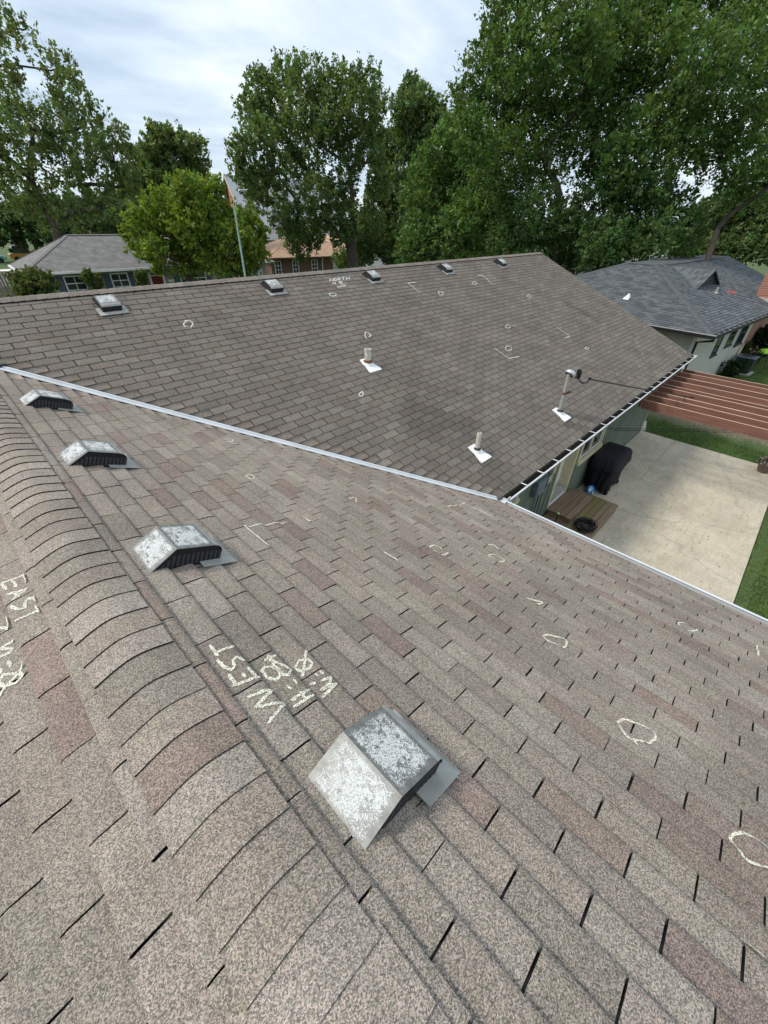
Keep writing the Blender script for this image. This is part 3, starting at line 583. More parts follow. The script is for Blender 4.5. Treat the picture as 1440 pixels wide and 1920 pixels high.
part('gable_wall', MA['green_wall'], house, lambda m: m.prism([(16.33, YWALL, ZE-0.2), (16.33, 2*YR-YWALL, ZE-0.2), (16.33, YR, ZB-0.1)], (-0.1, 0, 0)))
part('corner_trim', MA['cream'], house, lambda m: (m.bbox((16.27, YWALL-0.025, 0.03), (16.36, YWALL-0.002, ZE-0.2)), m.bbox((16.333, YWALL-0.025, 0.03), (16.358, YWALL+0.09, ZE-0.2))))
# door, recessed
dr = part('door', MA['white_paint'], house, lambda m: m.bbox((DOOR[0]+0.03, YWALL+0.21, DOOR[2]+0.04), (DOOR[1]-0.03, YWALL+0.255, DOOR[3]))); tag(dr, 'white glazed back door')
def dpan(m):
    a, b = DOOR[0]+0.14, DOOR[1]-0.14
    m.bbox((a, YWALL+0.2, 0.92), (b, YWALL+0.209, 1.42)); 
part('door_panel', MA['white_paint'], dr, dpan, bevel=0.004)
part('pane', pm('frosted_glass', (0.55, 0.6, 0.62), 0.15, var=0.1, scale=3, spec=0.6), dr, lambda m: m.bbox((DOOR[0]+0.14, YWALL+0.195, 1.52), (DOOR[1]-0.14, YWALL+0.207, 2.45)))
def knob(m):
    for z in (1.52, 1.66): m.lathe([(0.001, -0.07), (0.026, -0.065), (0.03, -0.05), (0.012, -0.035), (0.012, -0.0)], (DOOR[1]-0.09, YWALL+0.2, z), 10, ax=Matrix.Rotation(math.radians(-90), 3, 'X'))
part('door_handle', MA['galv'], dr, knob, smooth=True)
def frame(m):
    y0, y1 = YWALL-0.02, YWALL+0.22
    m.bbox((DOOR[0]-0.09, y0, 0.35), (DOOR[0], y0+0.018, DOOR[3]+0.09)); m.bbox((DOOR[1], y0, 0.35), (DOOR[1]+0.09, y0+0.018, DOOR[3]+0.09))
    m.bbox((DOOR[0]-0.02, YWALL, 0.35), (DOOR[0]+0.03, y1, DOOR[3])); m.bbox((DOOR[1]-0.03, YWALL, 0.35), (DOOR[1]+0.02, y1, DOOR[3]))
part('door_frame', MA['cream'], house, frame)
part('door_sill', MA['galv'], house, lambda m: m.bbox((DOOR[0], YWALL-0.03, DOOR[2]-0.06), (DOOR[1], YWALL+0.23, DOOR[2]+0.035)))
part('door_kickboard', MA['white_paint'], house, lambda m: m.bbox((DOOR[0], YWALL-0.002, 0.1), (DOOR[1], YWALL+0.05, DOOR[2]-0.062)))
def window(w, label, mull):
    a, b, z0, z1 = w; wo = part('window', MA['glass'], house, lambda m: m.bbox((a, YWALL+0.03, z0), (b, YWALL+0.04, z1))); tag(wo, label)
    def fr(m):
        for x0, x1, q0, q1 in ((a-0.09, a, z0-0.02, z1+0.09), (b, b+0.09, z0-0.02, z1+0.09), (a, b, z1, z1+0.09)):
            m.bbox((x0, YWALL-0.03, q0), (x1, YWALL+0.05, q1))
        for x in mull: m.bbox((x-0.025, YWALL-0.01, z0), (x+0.025, YWALL+0.028, z1))
    part('window_frame', MA['cream'], wo, fr)
    part('window_sill', MA['cream'], wo, lambda m: m.bbox((a-0.1, YWALL-0.07, z0-0.12), (b+0.1, YWALL+0.05, z0-0.02)))
    def sash(m):
        xs = [a]+list(mull)+[b]
        for p, q in zip(xs[:-1], xs[1:]):
            for x0, x1, q0, q1 in ((p, p+0.04, z0, z1), (q-0.04, q, z0, z1), (p+0.04, q-0.04, z0, z0+0.04), (p+0.04, q-0.04, z1-0.04, z1)): m.bbox((x0, YWALL+0.005, q0), (x1, YWALL+0.026, q1))
    part('sash', MA['white_paint'], wo, sash)
window(WIN, 'cream framed two-pane window beside the door', [10.8]); window(WIN2, 'small cream framed window in the wall corner', [])
# chalk marks, lying on the tab surfaces
def tab_height(side, v):
    v0_, ex, hb_ = {'W': (0.2175, 0.1358, 0.0195), 'E': (0.209, 0.1358, 0.026), 'B': (LB-0.84-0.1353*kB, 0.1353, 0.0095)}[side]
    d = ((v-v0_)/ex % 1.0)*ex
    if d < 0.03: return hb_*(1-d/0.03)+0.003*d/0.03          # the stick bridges the step below each butt
    return 0.0026+(hb_-0.0026)*min(1, (d-0.03)/(ex-0.06))
def chalk(name, label, side, strokes):
    sl, par = {'W': (SW, west), 'E': (SE, east), 'B': (SB, north)}[side]; m = MB()
    wd = {'W': 0.014, 'E': 0.014, 'B': 0.02}[side]
    if name != 'chalk_lettering' and side == 'W': wd = 0.0135
    for st in strokes:
        pts = [np.array(p) for p in st]
        if side == 'B': pts = [np.array((p[0], LB-p[1])) for p in pts]
        res = [pts[0]]
        if len(pts) > 3:                            # round the corners once (Chaikin)
            q = [pts[0]]
            for a, b in zip(pts[:-1], pts[1:]): q += [a*0.75+b*0.25, a*0.25+b*0.75]
            pts = q+[pts[-1]] if name == 'chalk_circle' else pts
        res = [pts[0]]
        for a, b in zip(pts[:-1], pts[1:]):
            k = max(1, int(np.linalg.norm(b-a)/0.012))
            res += [a+(b-a)*(i+1)/k for i in range(k)]
        res = [p+np.array((random.gauss(0, 0.0012), random.gauss(0, 0.0012))) for p in res]
        vs = []; n = len(res)
        for i, p in enumerate(res):
            t = res[min(i+1, n-1)]-res[max(i-1, 0)]; t = t/(np.linalg.norm(t)+1e-9); nn = np.array((-t[1], t[0]))
            w = wd*random.uniform(0.7, 1.2)*(0.6 if i in (0, n-1) else 1)
            for s in (-0.5, 0.5):
                u, v = p+nn*w*s; vs.append(sl(u, v, tab_height(side, v)+0.0026))
        m.add(vs, [(2*i, 2*i+1, 2*i+3, 2*i+2) for i in range(n-1)])
    o = m.build(name, MA['chalkw'] if side == 'B' else MA['chalk'], par)
    if label: tag(o, label)
for c in CHALK: chalk(*c)

# ------------------------------------------------------------------ roof vents
def local_root(name, label, cat, group=None):
    return empty(name, (0, 0, 0), label, cat, group)
MA['flange'] = pm('dull_flange', (0.40, 0.40, 0.365), 0.8, 0.0, scale=14, dirt=(0.28, 0.27, 0.24), dscale=5)
VW, VL = 0.28, 0.39
PROF = [(0.0, 0.0), (0.125, 0.128), (0.335, 0.122), (0.362, 0.114), (0.382, 0.096), (0.39, 0.072)]
def vent_hood():
    """returns mesh: sloped face + top with uv, front roll in slot 1"""
    me = bpy.data.meshes.new('hood'); vs = []; fs = []; uv = []; mi = []
    th = 0.004
    for (v, n) in PROF: vs += [(v, 0, n), (v, VW, n)]
    for (v, n) in PROF: vs += [(v+(0.003 if v < 0.1 else 0), 0, n-th), (v+(0.003 if v < .1 else 0), VW, n-th)]
    k = len(PROF)
    for i in range(k-1):
        fs.append((2*i, 2*i+2, 2*i+3, 2*i+1)); mi.append(0 if i < 2 else (3 if i < 4 else 1))
        uv += [(0, 0), (1, 0), (1, 1), (0, 1)] if i < 2 else [(0, 0)]*4
    for i in range(k-1):
        o = 2*k; fs.append((o+2*i, o+2*i+1, o+2*i+3, o+2*i+2)); mi.append(2); uv += [(0, 0)]*4
        for s in (0, 1): fs.append((2*i+s, o+2*i+s, o+2*i+2+s, 2*i+2+s)); mi.append(1 if i >= 3 else 3); uv += [(0, 0)]*4
    me.from_pydata(vs, [], fs); l = me.uv_layers.new(name='uv'); l.data.foreach_set('uv', [c for p in uv for c in p])
    for m in (MA['hood'], MA['vent_dark'], MA['vent_black'], MA['galv']): me.materials.append(m)
    me.polygons.foreach_set('material_index', mi); me.update(); return me
def vent_side(y):
    m = MB(); s = 1 if y > 0.1 else -1
    a = [(0.012, 0.004), (0.122, 0.118), (0.335, 0.114), (0.36, 0.106), (0.376, 0.09), (0.382, 0.066), (0.382, 0.004)]
    m.prism([(v, y-s*0.012, n) for v, n in a], (0, s*0.008, 0)); return m
def vent_screen(y):
    m = MB(); s = 1 if y > 0.1 else -1; yy = y-s*0.003
    for i in range(13):
        v = 0.055+i*0.0262; top = min(0.082, (v-0.012)*1.0-0.008)
        if top > 0.02: m.prism([(v, yy, 0.012), (v+0.014, yy, 0.012), (v+0.018, yy, top), (v+0.004, yy, top)], (0.006, -s*0.004, 0))
    return m
def vent_flange(wide=False):
    m = MB(); y0, y1 = -0.058, VW+(0.07 if wide else 0.004); yc, w = (y0+y1)/2, y1-y0
    m.box((0.366, yc, 0.0195), (0.206, w, 0.003)); m.box((0.467, yc, 0.0225), (0.004, w, 0.004))
    for y in ((-0.06, VW+0.06) if wide else (-0.06,)): m.box((0.44, y, 0.022), (0.008, 0.008, 0.003))
    return m
def front_face():
    m = MB(); m.prism([(0.384, 0.006, 0.004), (0.384, VW-0.006, 0.004), (0.384, VW-0.006, 0.076), (0.384, 0.006, 0.076)], (0.004, 0, 0)); return m
def front_grille():
    m = MB()
    for i in range(9): m.box((0.389, 0.03+i*0.0275, 0.024), (0.004, 0.012, 0.03))
    return m
def make_vent(label, group):
    r = local_root('roof_vent', label, 'roof vent', group)
    o = bpy.data.objects.new('hood', vent_hood()); link(o, (0, 0, 0), r)
    for y in (0.0, VW):
        s = vent_side(y).build('side_panel', MA['vent_black'], r); vent_screen(y).build('louvre', MA['screen'], s)
    f = front_face().build('front_panel', MA['vent_dark'], r); front_grille().build('grille', MA['vent_black'], f)
    vent_flange().build('flange', MA['flange'], r); return r
def frame_matrix(sl, u, v, h=0.0):
    p = sl(u, v, h); Mx = Matrix.Identity(4)
    for i in range(3): Mx[i][0], Mx[i][1], Mx[i][2], Mx[i][3] = sl.v[i], sl.u[i], sl.n[i], p[i]
    return Mx
def copy_tree(o, parent=None, label=None):
    c = o.copy(); S.collection.objects.link(c); c.parent = parent
    if label: c['label'] = label
    for ch in o.children: copy_tree(ch, c)
    return c
spots = [(SW, 2.13, 0.262, 'nearest and largest chalked roof vent beside the WEST chalk lettering'),
         (SW, 3.765, 0.262, 'second roof vent from the camera on the near ridge, chalk rubbed on top'),
         (SW, 5.335, 0.262, 'third roof vent from the camera along the near ridge'),
         (SW, 6.98, 0.285, 'last roof vent on the near slope, beside the white valley strip'),
         (SB, 1.822, 0, 'leftmost roof vent below the far ridge, in front of the grey house'),
         (SB, 4.755, 0, 'far ridge roof vent second from the left, left of NORTH lettering'),
         (SB, 7.465, 0, 'far ridge roof vent just right of the NORTH lettering'),
         (SB, 10.285, 0, 'far ridge roof vent second from the right end'),
         (SB, 13.145, 0, 'rightmost roof vent below the far ridge, nearest the gable end')]
wf = vent_flange(True).build('flange', MA['flange'], base=(0, 0, 0)); wide_flange = wf.data; bpy.data.objects.remove(wf)
v0 = make_vent(spots[0][3], 'slant-back vents on the roof')
for i, (sl, u, v, lab) in enumerate(spots):
    o = v0 if i == 0 else copy_tree(v0, None, lab)
    if sl is SB: v = (YR-9.51)*SCL-VL
    for ch in o.children:
        if ch.name.startswith('flange') and sl is SB: ch.data = wide_flange
    o.matrix_world = frame_matrix(sl, u, v, 0.003)
# ------------------------------------------------------------------ pipes on the far slope
MA['lead_white'] = pm('white_pipe_boot', (0.9, 0.9, 0.88), 0.5, var=0.05)
MA['old_pipe'] = pm('old_pipe', (0.60, 0.57, 0.48), 0.7, var=0.2, scale=20, dirt=(0.3, 0.22, 0.14), dscale=14, damt=0.5)
MA['rubber'] = pm('rubber_collar', (0.05, 0.05, 0.048), 0.8); MA['rust'] = pm('rust', (0.16, 0.07, 0.035), 0.9, var=0.4, scale=40)
MA['black_rubber'] = pm('black_rubber', (0.012, 0.012, 0.013), 0.5)
def boot(root, sl, u, v, rad, collar):
    c = lambda a, b, h: sl(u+a, v+b, h)
    m = MB(); th = 0.004
    sh = [(-0.09, -0.14), (0.09, -0.14), (0.105, 0.05), (0.15, 0.175), (0.145, 0.225), (-0.14, 0.225), (-0.145, 0.175), (-0.105, 0.05)]
    m.add([c(a, b, 0.019) for a, b in sh]+[c(a, b, 0.004) for a, b in sh], [tuple(range(8))]+[(i, 8+i, 8+(i+1) % 8, (i+1) % 8) for i in range(8)])
    R = Matrix(((sl.v[0], sl.u[0], sl.n[0]), (sl.v[1], sl.u[1], sl.n[1]), (sl.v[2], sl.u[2], sl.n[2])))
    m.lathe([(rad*2.0, 0.0), (rad*1.75, 0.02), (rad*1.3, 0.045)], c(0, 0, 0.012), 14, ax=R)
    m.build('flashing', MA['lead_white'], root)
    part('collar', MA[collar], root, lambda q: q.lathe([(rad*1.55, 0), (rad*1.5, 0.018), (rad*1.08, 0.034)], np.array(c(0, 0, 0.012))+np.array([0, 0, 0.038]), 16), smooth=False)
def pipe(u, yv, rad, hgt, label, collar, hollow):
    v = (YR-yv)*SCL; p = SB(u, v, 0.0); r = empty('vent_pipe', tuple(p), label, 'vent pipe', 'plumbing vents on the far slope')
    boot(r, SB, u, v, rad, collar)
    z0 = p[2]-0.02
    if hollow:
        prof = [(rad, 0), (rad, hgt-0.03), (rad*1.1, hgt-0.028), (rad*1.1, hgt), (rad*0.86, hgt), (rad*0.84, hgt-0.12), (0.001, hgt-0.121)]
    else: prof = [(rad, 0), (rad, hgt-0.006), (rad*0.9, hgt), (rad*0.7, hgt), (rad*0.68, hgt-0.1), (0.001, hgt-0.101)]
    part('pipe', MA['old_pipe'], r, lambda m: m.lathe(prof, (p[0], p[1], z0), 18)); return r
pipe(5.19, 7.28, 0.058, 0.29, 'short wide weathered vent pipe with white boot in mid slope', 'rust', True)
pipe(5.44, 4.93, 0.038, 0.36, 'thin pale vent pipe with white boot low on slope near valley', 'rubber', False)
# service mast
u, yv = 8.22, 4.76; v = (YR-yv)*SCL; p = SB(u, v, 0.0)
r = empty('service_mast', tuple(p), 'galvanised electrical service mast with rounded weatherhead near the gutter', 'service mast')
boot(r, SB, u, v, 0.042, 'rubber')
top = (p[0]+0.02, p[1]+0.03, p[2]+0.80)
part('pipe', MA['galv'], r, lambda m: m.tube([(p[0], p[1], p[2]-0.02), top], [0.036, 0.036], 14))
def whead(m):
    c = Vector(top); R = Matrix.Rotation(math.radians(-12), 3, 'Z') @ Matrix.Rotation(math.radians(38), 3, 'Y')
    vs = []; n = 16
    prof = [(0.07, -0.012), (0.088, -0.005), (0.088, 0.02), (0.078, 0.046), (0.055, 0.066), (0.028, 0.077), (0.002, 0.08)]
    k = len(prof); a = MB(); a.lathe(prof, (0, 0, 0), n)
    for q in a.v:
        w = Vector((q[0]*1.35+0.04, q[1]*1.15, q[2]*1.15)); vs.append(c+R @ w)
    m.add(vs, a.f)
part('weatherhead', pm('cast_aluminium', (0.62, 0.63, 0.64), 0.35, 0.5, scale=15), r, whead, smooth=True)
part('weatherhead_throat', MA['rubber'], r, lambda m: m.lathe([(0.085, -0.02), (0.085, -0.012)], Vector(top)+Vector((0.02, 0, -0.01)), 14, ax=Matrix.Rotation(math.radians(-12), 3, 'Z') @ Matrix.Rotation(math.radians(38), 3, 'Y')))
mid = [p[i]+(top[i]-p[i])*0.52 for i in range(3)]
part('bracket', MA['rust'], r, lambda m: (m.lathe([(0.042, -0.02), (0.042, 0.02)], mid, 14), m.box((mid[0]+0.09, mid[1]-0.04, mid[2]), (0.11, 0.03, 0.035)), m.box((mid[0]+0.15, mid[1]-0.04, mid[2]), (0.03, 0.05, 0.05))))
part('connector', MA['black_rubber'], r, lambda m: (m.box((top[0]+0.28, top[1]-0.10, top[2]-0.06), (0.06, 0.06, 0.15)), m.box((top[0]+0.31, top[1]-0.07, top[2]-0.02), (0.06, 0.06, 0.10)), m.box((top[0]+0.50, top[1]-0.25, top[2]-0.15), (0.05, 0.04, 0.04))))
def hang(a, b, sag, n=14):
    a, b = Vector(a), Vector(b); return [a+(b-a)*(i/n)-Vector((0, 0, sag*4*(i/n)*(1-i/n))) for i in range(n+1)]
hd = Vector(top)
def leads(m):
    m.tube(hang(hd+Vector((0.08, -0.06, -0.01)), (hd.x+0.28, hd.y-0.10, hd.z-0.06), 0.03, 8), 0.009, 6)
    m.tube(hang(hd+Vector((0.06, -0.08, -0.01)), (hd.x+0.27, hd.y-0.12, hd.z-0.10), 0.05, 8), 0.009, 6)
    m.tube(hang((hd.x+0.28, hd.y-0.10, hd.z-0.12), (hd.x+0.52, hd.y-0.26, hd.z-0.14), 0.11, 10), 0.010, 6)
    m.tube(hang((hd.x+0.30, hd.y-0.08, hd.z-0.12), (hd.x+0.50, hd.y-0.24, hd.z-0.20), 0.07, 10), 0.008, 6)
part('service_leads', MA['black_rubber'], r, leads)
# cables
far = at(1440, 751, 20.0); A0 = Vector((hd.x+0.50, hd.y-0.25, hd.z-0.16)); far = Vector(far)
ext = A0+(far-A0)*2.2
m = MB(); m.tube(hang(A0, ext, 0.25, 40), 0.015, 6); pts = hang(A0, ext, 0.25, 40)
tag(m.build('power_cable', MA['black_rubber']), 'twisted black power cable running right from the service mast over the pergola', 'cable')
for k, (a, b, lab) in enumerate(((at_y(1128, 803, YWALL), at(1440, 806, 17), 'thin dark wire crossing above the lawn, the upper of two'), (at_y(1150, 806.5, YWALL), at(1440, 810, 16), 'thin dark wire crossing above the lawn, the lower of two'))):
    a, b = Vector(a), Vector(b); m = MB(); m.tube(hang(a, a+(b-a)*1.8, 0.02, 10), 0.008, 5)
    tag(m.build('wire', MA['black_rubber']), lab, 'wire', 'wires over the yard')

# ------------------------------------------------------------------ ground, lawn, street, patio
def ground_mat():
    m, t, b = newmat('lawn_ground'); b.inputs['Roughness'].default_value = 1.0
    tcn = N(t, 'ShaderNodeTexCoord'); v = tcn.outputs['Object']
    n1 = N(t, 'ShaderNodeTexNoise', Scale=0.5, Detail=8.0, Roughness=0.65); t.links.new(v, n1.inputs['Vector'])
    n2 = N(t, 'ShaderNodeTexNoise', Scale=14.0, Detail=5.0, Roughness=0.7); t.links.new(v, n2.inputs['Vector'])
    r = N(t, 'ShaderNodeValToRGB'); r.color_ramp.elements[0].position = 0.3; r.color_ramp.elements[0].color = (0.05, 0.085, 0.022, 1)
    r.color_ramp.elements[1].position = 0.7; r.color_ramp.elements[1].color = (0.095, 0.14, 0.042, 1); t.links.new(n2.outputs['Fac'], r.inputs[0])
    r2 = N(t, 'ShaderNodeValToRGB'); r2.color_ramp.elements[0].position = 0.35; r2.color_ramp.elements[0].color = (0.10, 0.075, 0.05, 1)
    r2.color_ramp.elements[1].position = 0.65; r2.color_ramp.elements[1].color = (0.23, 0.19, 0.13, 1); t.links.new(n2.outputs['Fac'], r2.inputs[0])
    # bare strip running beside the patio end, worn by foot traffic
    sp = N(t, 'ShaderNodeSeparateXYZ'); t.links.new(v, sp.inputs[0])
    dx = N(t, 'ShaderNodeMath', operation='SUBTRACT'); dx.inputs[1].default_value = 19.0; t.links.new(sp.outputs[0], dx.inputs[0])
    ab = N(t, 'ShaderNodeMath', operation='ABSOLUTE'); t.links.new(dx.outputs[0], ab.inputs[0])
    ms = N(t, 'ShaderNodeMapRange'); ms.inputs['From Min'].default_value = 1.1; ms.inputs['From Max'].default_value = 0.2; ms.inputs['To Min'].default_value = 0; ms.inputs['To Max'].default_value = 0.42; t.links.new(ab.outputs[0], ms.inputs[0])
    ad = N(t, 'ShaderNodeMath', operation='ADD'); t.links.new(n1.outputs['Fac'], ad.inputs[0]); t.links.new(ms.outputs[0], ad.inputs[1])
    mk = N(t, 'ShaderNodeMapRange'); mk.inputs['From Min'].default_value = 0.62; mk.inputs['From Max'].default_value = 0.78; t.links.new(ad.outputs[0], mk.inputs[0])
    mx2 = N(t, 'ShaderNodeMix', data_type='RGBA'); t.links.new(mk.outputs[0], mx2.inputs['Factor']); t.links.new(r.outputs[0], mx2.inputs['A']); t.links.new(r2.outputs[0], mx2.inputs['B'])
    t.links.new(mx2.outputs['Result'], b.inputs['Base Color'])
    bp = N(t, 'ShaderNodeBump'); bp.inputs['Strength'].default_value = 0.8; bp.inputs['Distance'].default_value = 0.05; t.links.new(n2.outputs['Fac'], bp.inputs['Height']); t.links.new(bp.outputs[0], b.inputs['Normal'])
    return m
g = MB(); g.add([(-1500, -1500, 0), (1500, -1500, 0), (1500, 1500, 0), (-1500, 1500, 0)], [(0, 1, 2, 3)])
tag(g.build('ground', ground_mat(), base=(0, 0, 0)), kind='structure')
asph = pm('street_asphalt', (0.06, 0.06, 0.06), 0.9, fine=0.2, fscale=60, dirt=(0.1, 0.1, 0.095), dscale=0.5)
conc = pm('street_concrete', (0.5, 0.48, 0.43), 0.85, fine=0.08, fscale=40)
m = MB(); m.bbox((-200, 23.5, 0.0), (200, 31.5, 0.02)); tag(m.build('road', asph), kind='structure')
for y in (23.2, 31.5):
    m = MB(); m.bbox((-200, y, 0.0), (200, y+0.3, 0.14)); tag(m.build('kerb', conc), kind='structure')
m = MB(); m.bbox((-30, 63.0, 0.0), (16, 83.0, 0.03)); tag(m.build('parking_pavement', pm('bright_concrete', (0.72, 0.69, 0.62), 0.85, var=0.08)), kind='structure')
def conc_mat():
    m, t, b = newmat('patio_concrete'); b.inputs['Roughness'].default_value = 0.88
    tcn = N(t, 'ShaderNodeTexCoord'); v = tcn.outputs['Object']
    def nz(s, d=6.0, rgh=0.65, st=None):
        vv = v
        if st: mpn = N(t, 'ShaderNodeMapping'); mpn.inputs['Scale'].default_value = st; t.links.new(v, mpn.inputs[0]); vv = mpn.outputs[0]
        n = N(t, 'ShaderNodeTexNoise', Scale=s, Detail=d, Roughness=rgh); t.links.new(vv, n.inputs['Vector']); return n.outputs['Fac']
    r = N(t, 'ShaderNodeValToRGB'); e = r.color_ramp.elements; e[0].position = 0.3; e[0].color = (0.43, 0.37, 0.272, 1); e[1].position = 0.68; e[1].color = (0.60, 0.53, 0.405, 1)
    t.links.new(nz(1.3, 9.0, 0.7), r.inputs[0]); c = r.outputs[0]
    def mult(c, fac, lo, hi, f0=0.3, f1=0.7):
        mr = N(t, 'ShaderNodeMapRange'); mr.inputs['From Min'].default_value = f0; mr.inputs['From Max'].default_value = f1; mr.inputs['To Min'].default_value = lo; mr.inputs['To Max'].default_value = hi
        t.links.new(fac, mr.inputs[0]); s = N(t, 'ShaderNodeVectorMath', operation='SCALE'); t.links.new(c, s.inputs[0]); t.links.new(mr.outputs[0], s.inputs['Scale']); return s.outputs[0]
    c = mult(c, nz(22, 5.0), 0.86, 1.13); c = mult(c, nz(5.0, 6.0, 0.7, (0.5, 2.2, 1)), 0.88, 1.1); c = mult(c, nz(90, 2.0), 0.9, 1.1)
    # duller patches scattered by noise, and fine cracks
    n = nz(0.55, 5.0); mr = N(t, 'ShaderNodeMapRange'); mr.inputs['From Min'].default_value = 0.5; mr.inputs['From Max'].default_value = 0.68; mr.inputs['To Max'].default_value = 0.55; t.links.new(n, mr.inputs[0])
    mx2 = N(t, 'ShaderNodeMix', data_type='RGBA'); mx2.inputs['B'].default_value = (0.42, 0.37, 0.285, 1); t.links.new(mr.outputs[0], mx2.inputs['Factor']); t.links.new(c, mx2.inputs['A']); c = mx2.outputs['Result']
    wv = N(t, 'ShaderNodeTexNoise', Scale=1.5, Detail=4.0); t.links.new(v, wv.inputs['Vector'])
    av = N(t, 'ShaderNodeVectorMath', operation='MULTIPLY_ADD'); av.inputs[1].default_value = (0.6, 0.6, 0.6); t.links.new(wv.outputs['Color'], av.inputs[0]); t.links.new(v, av.inputs[2])
    vo = N(t, 'ShaderNodeTexVoronoi', feature='DISTANCE_TO_EDGE', Scale=0.4); t.links.new(av.outputs[0], vo.inputs['Vector'])
    mc = N(t, 'ShaderNodeMapRange'); mc.inputs['From Min'].default_value = 0.0; mc.inputs['From Max'].default_value = 0.012; mc.inputs['To Min'].default_value = 0.8; mc.inputs['To Max'].default_value = 1; t.links.new(vo.outputs['Distance'], mc.inputs[0])
    s = N(t, 'ShaderNodeVectorMath', operation='SCALE'); t.links.new(c, s.inputs[0]); t.links.new(mc.outputs[0], s.inputs['Scale'])
    t.links.new(s.outputs[0], b.inputs['Base Color']); return m
MA['patio'] = conc_mat()
PT = 0.07
m = MB(); m.bbox((XWALL, 0.60, -0.05), (16.43, YWALL, 0.045)); patio = tag(m.build('patio', MA['patio'], base=(0, 0, 0)), kind='structure')
for a, b in (((XWALL, 0.575), (12.70, YWALL-0.02)), ((12.712, 0.575), (16.45, 3.49)), ((12.712, 3.502), (16.45, YWALL-0.02))):
    mm = MB(); mm.bbox((a[0], a[1], 0.0), (b[0], b[1], PT)); mm.build('slab_panel', MA['patio'], patio, bevel=0.006)
# grass blades around the patio
def grass_blades(n):
    pts = []
    for (x0, x1, y0, y1, k) in ((5.0, 17.5, -2.4, 0.56, 0.40), (16.5, 26.5, -3.0, 5.6, 0.60), (26.5, 34.0, -4.0, 4.6, 0.35)):
        c = int(n*k); pts.append(np.column_stack([rng.uniform(x0, x1, c), rng.uniform(y0, y1, c)]))
    p = np.vstack(pts); x, y = p[:, 0], p[:, 1]
    wob = 0.35*np.sin(x*2.1+y*1.3)+0.25*np.sin(x*5.3-y*3.7)+0.2*np.sin(y*7.1)
    keep = (np.abs(x-19.0+0.5*wob) > 0.75+0.45*rng.random(len(x))) | (rng.random(len(x)) < 0.14)
    edge = (y < 0.56) & (y > 0.30+0.12*wob) & (x < 16.6); keep &= ~(edge & (rng.random(len(x)) < 0.75))
    p = p[keep]; n = len(p); h = rng.uniform(0.03, 0.085, n); a = rng.uniform(0, 2*np.pi, n); w = rng.uniform(0.006, 0.012, n)
    dx = np.cos(a)*w; dy = np.sin(a)*w; lean = rng.normal(0, 0.03, (n, 2))
    co_ = np.zeros((n, 3, 3)); co_[:, 0] = np.column_stack([p[:, 0]-dx, p[:, 1]-dy, np.zeros(n)]); co_[:, 1] = np.column_stack([p[:, 0]+dx, p[:, 1]+dy, np.zeros(n)])
    co_[:, 2] = np.column_stack([p[:, 0]+lean[:, 0], p[:, 1]+lean[:, 1], h])
    k = rng.uniform(0.7, 1.35, n)[:, None]; patch = (0.5+0.5*np.sin(p[:, 0]*1.7+np.sin(p[:, 1]*2.3)*1.5))[:, None]
    col = np.array([0.12, 0.205, 0.05])*k*(0.85+0.3*patch)+np.array([0.05, 0.03, 0.008])*(rng.random((n, 1)) < 0.12)
    return co_, col
MA['grass'] = leaf_mat('grass_blade', 0.25); MA['leaf'] = leaf_mat('leaf', 0.42)
gc, gcol = grass_blades(150000)
tag(quads_object('grass', gc, MA['grass'], base=(14, 0, 0), col=gcol, nv=3), 'short green lawn grass around the patio', 'grass', kind='stuff')

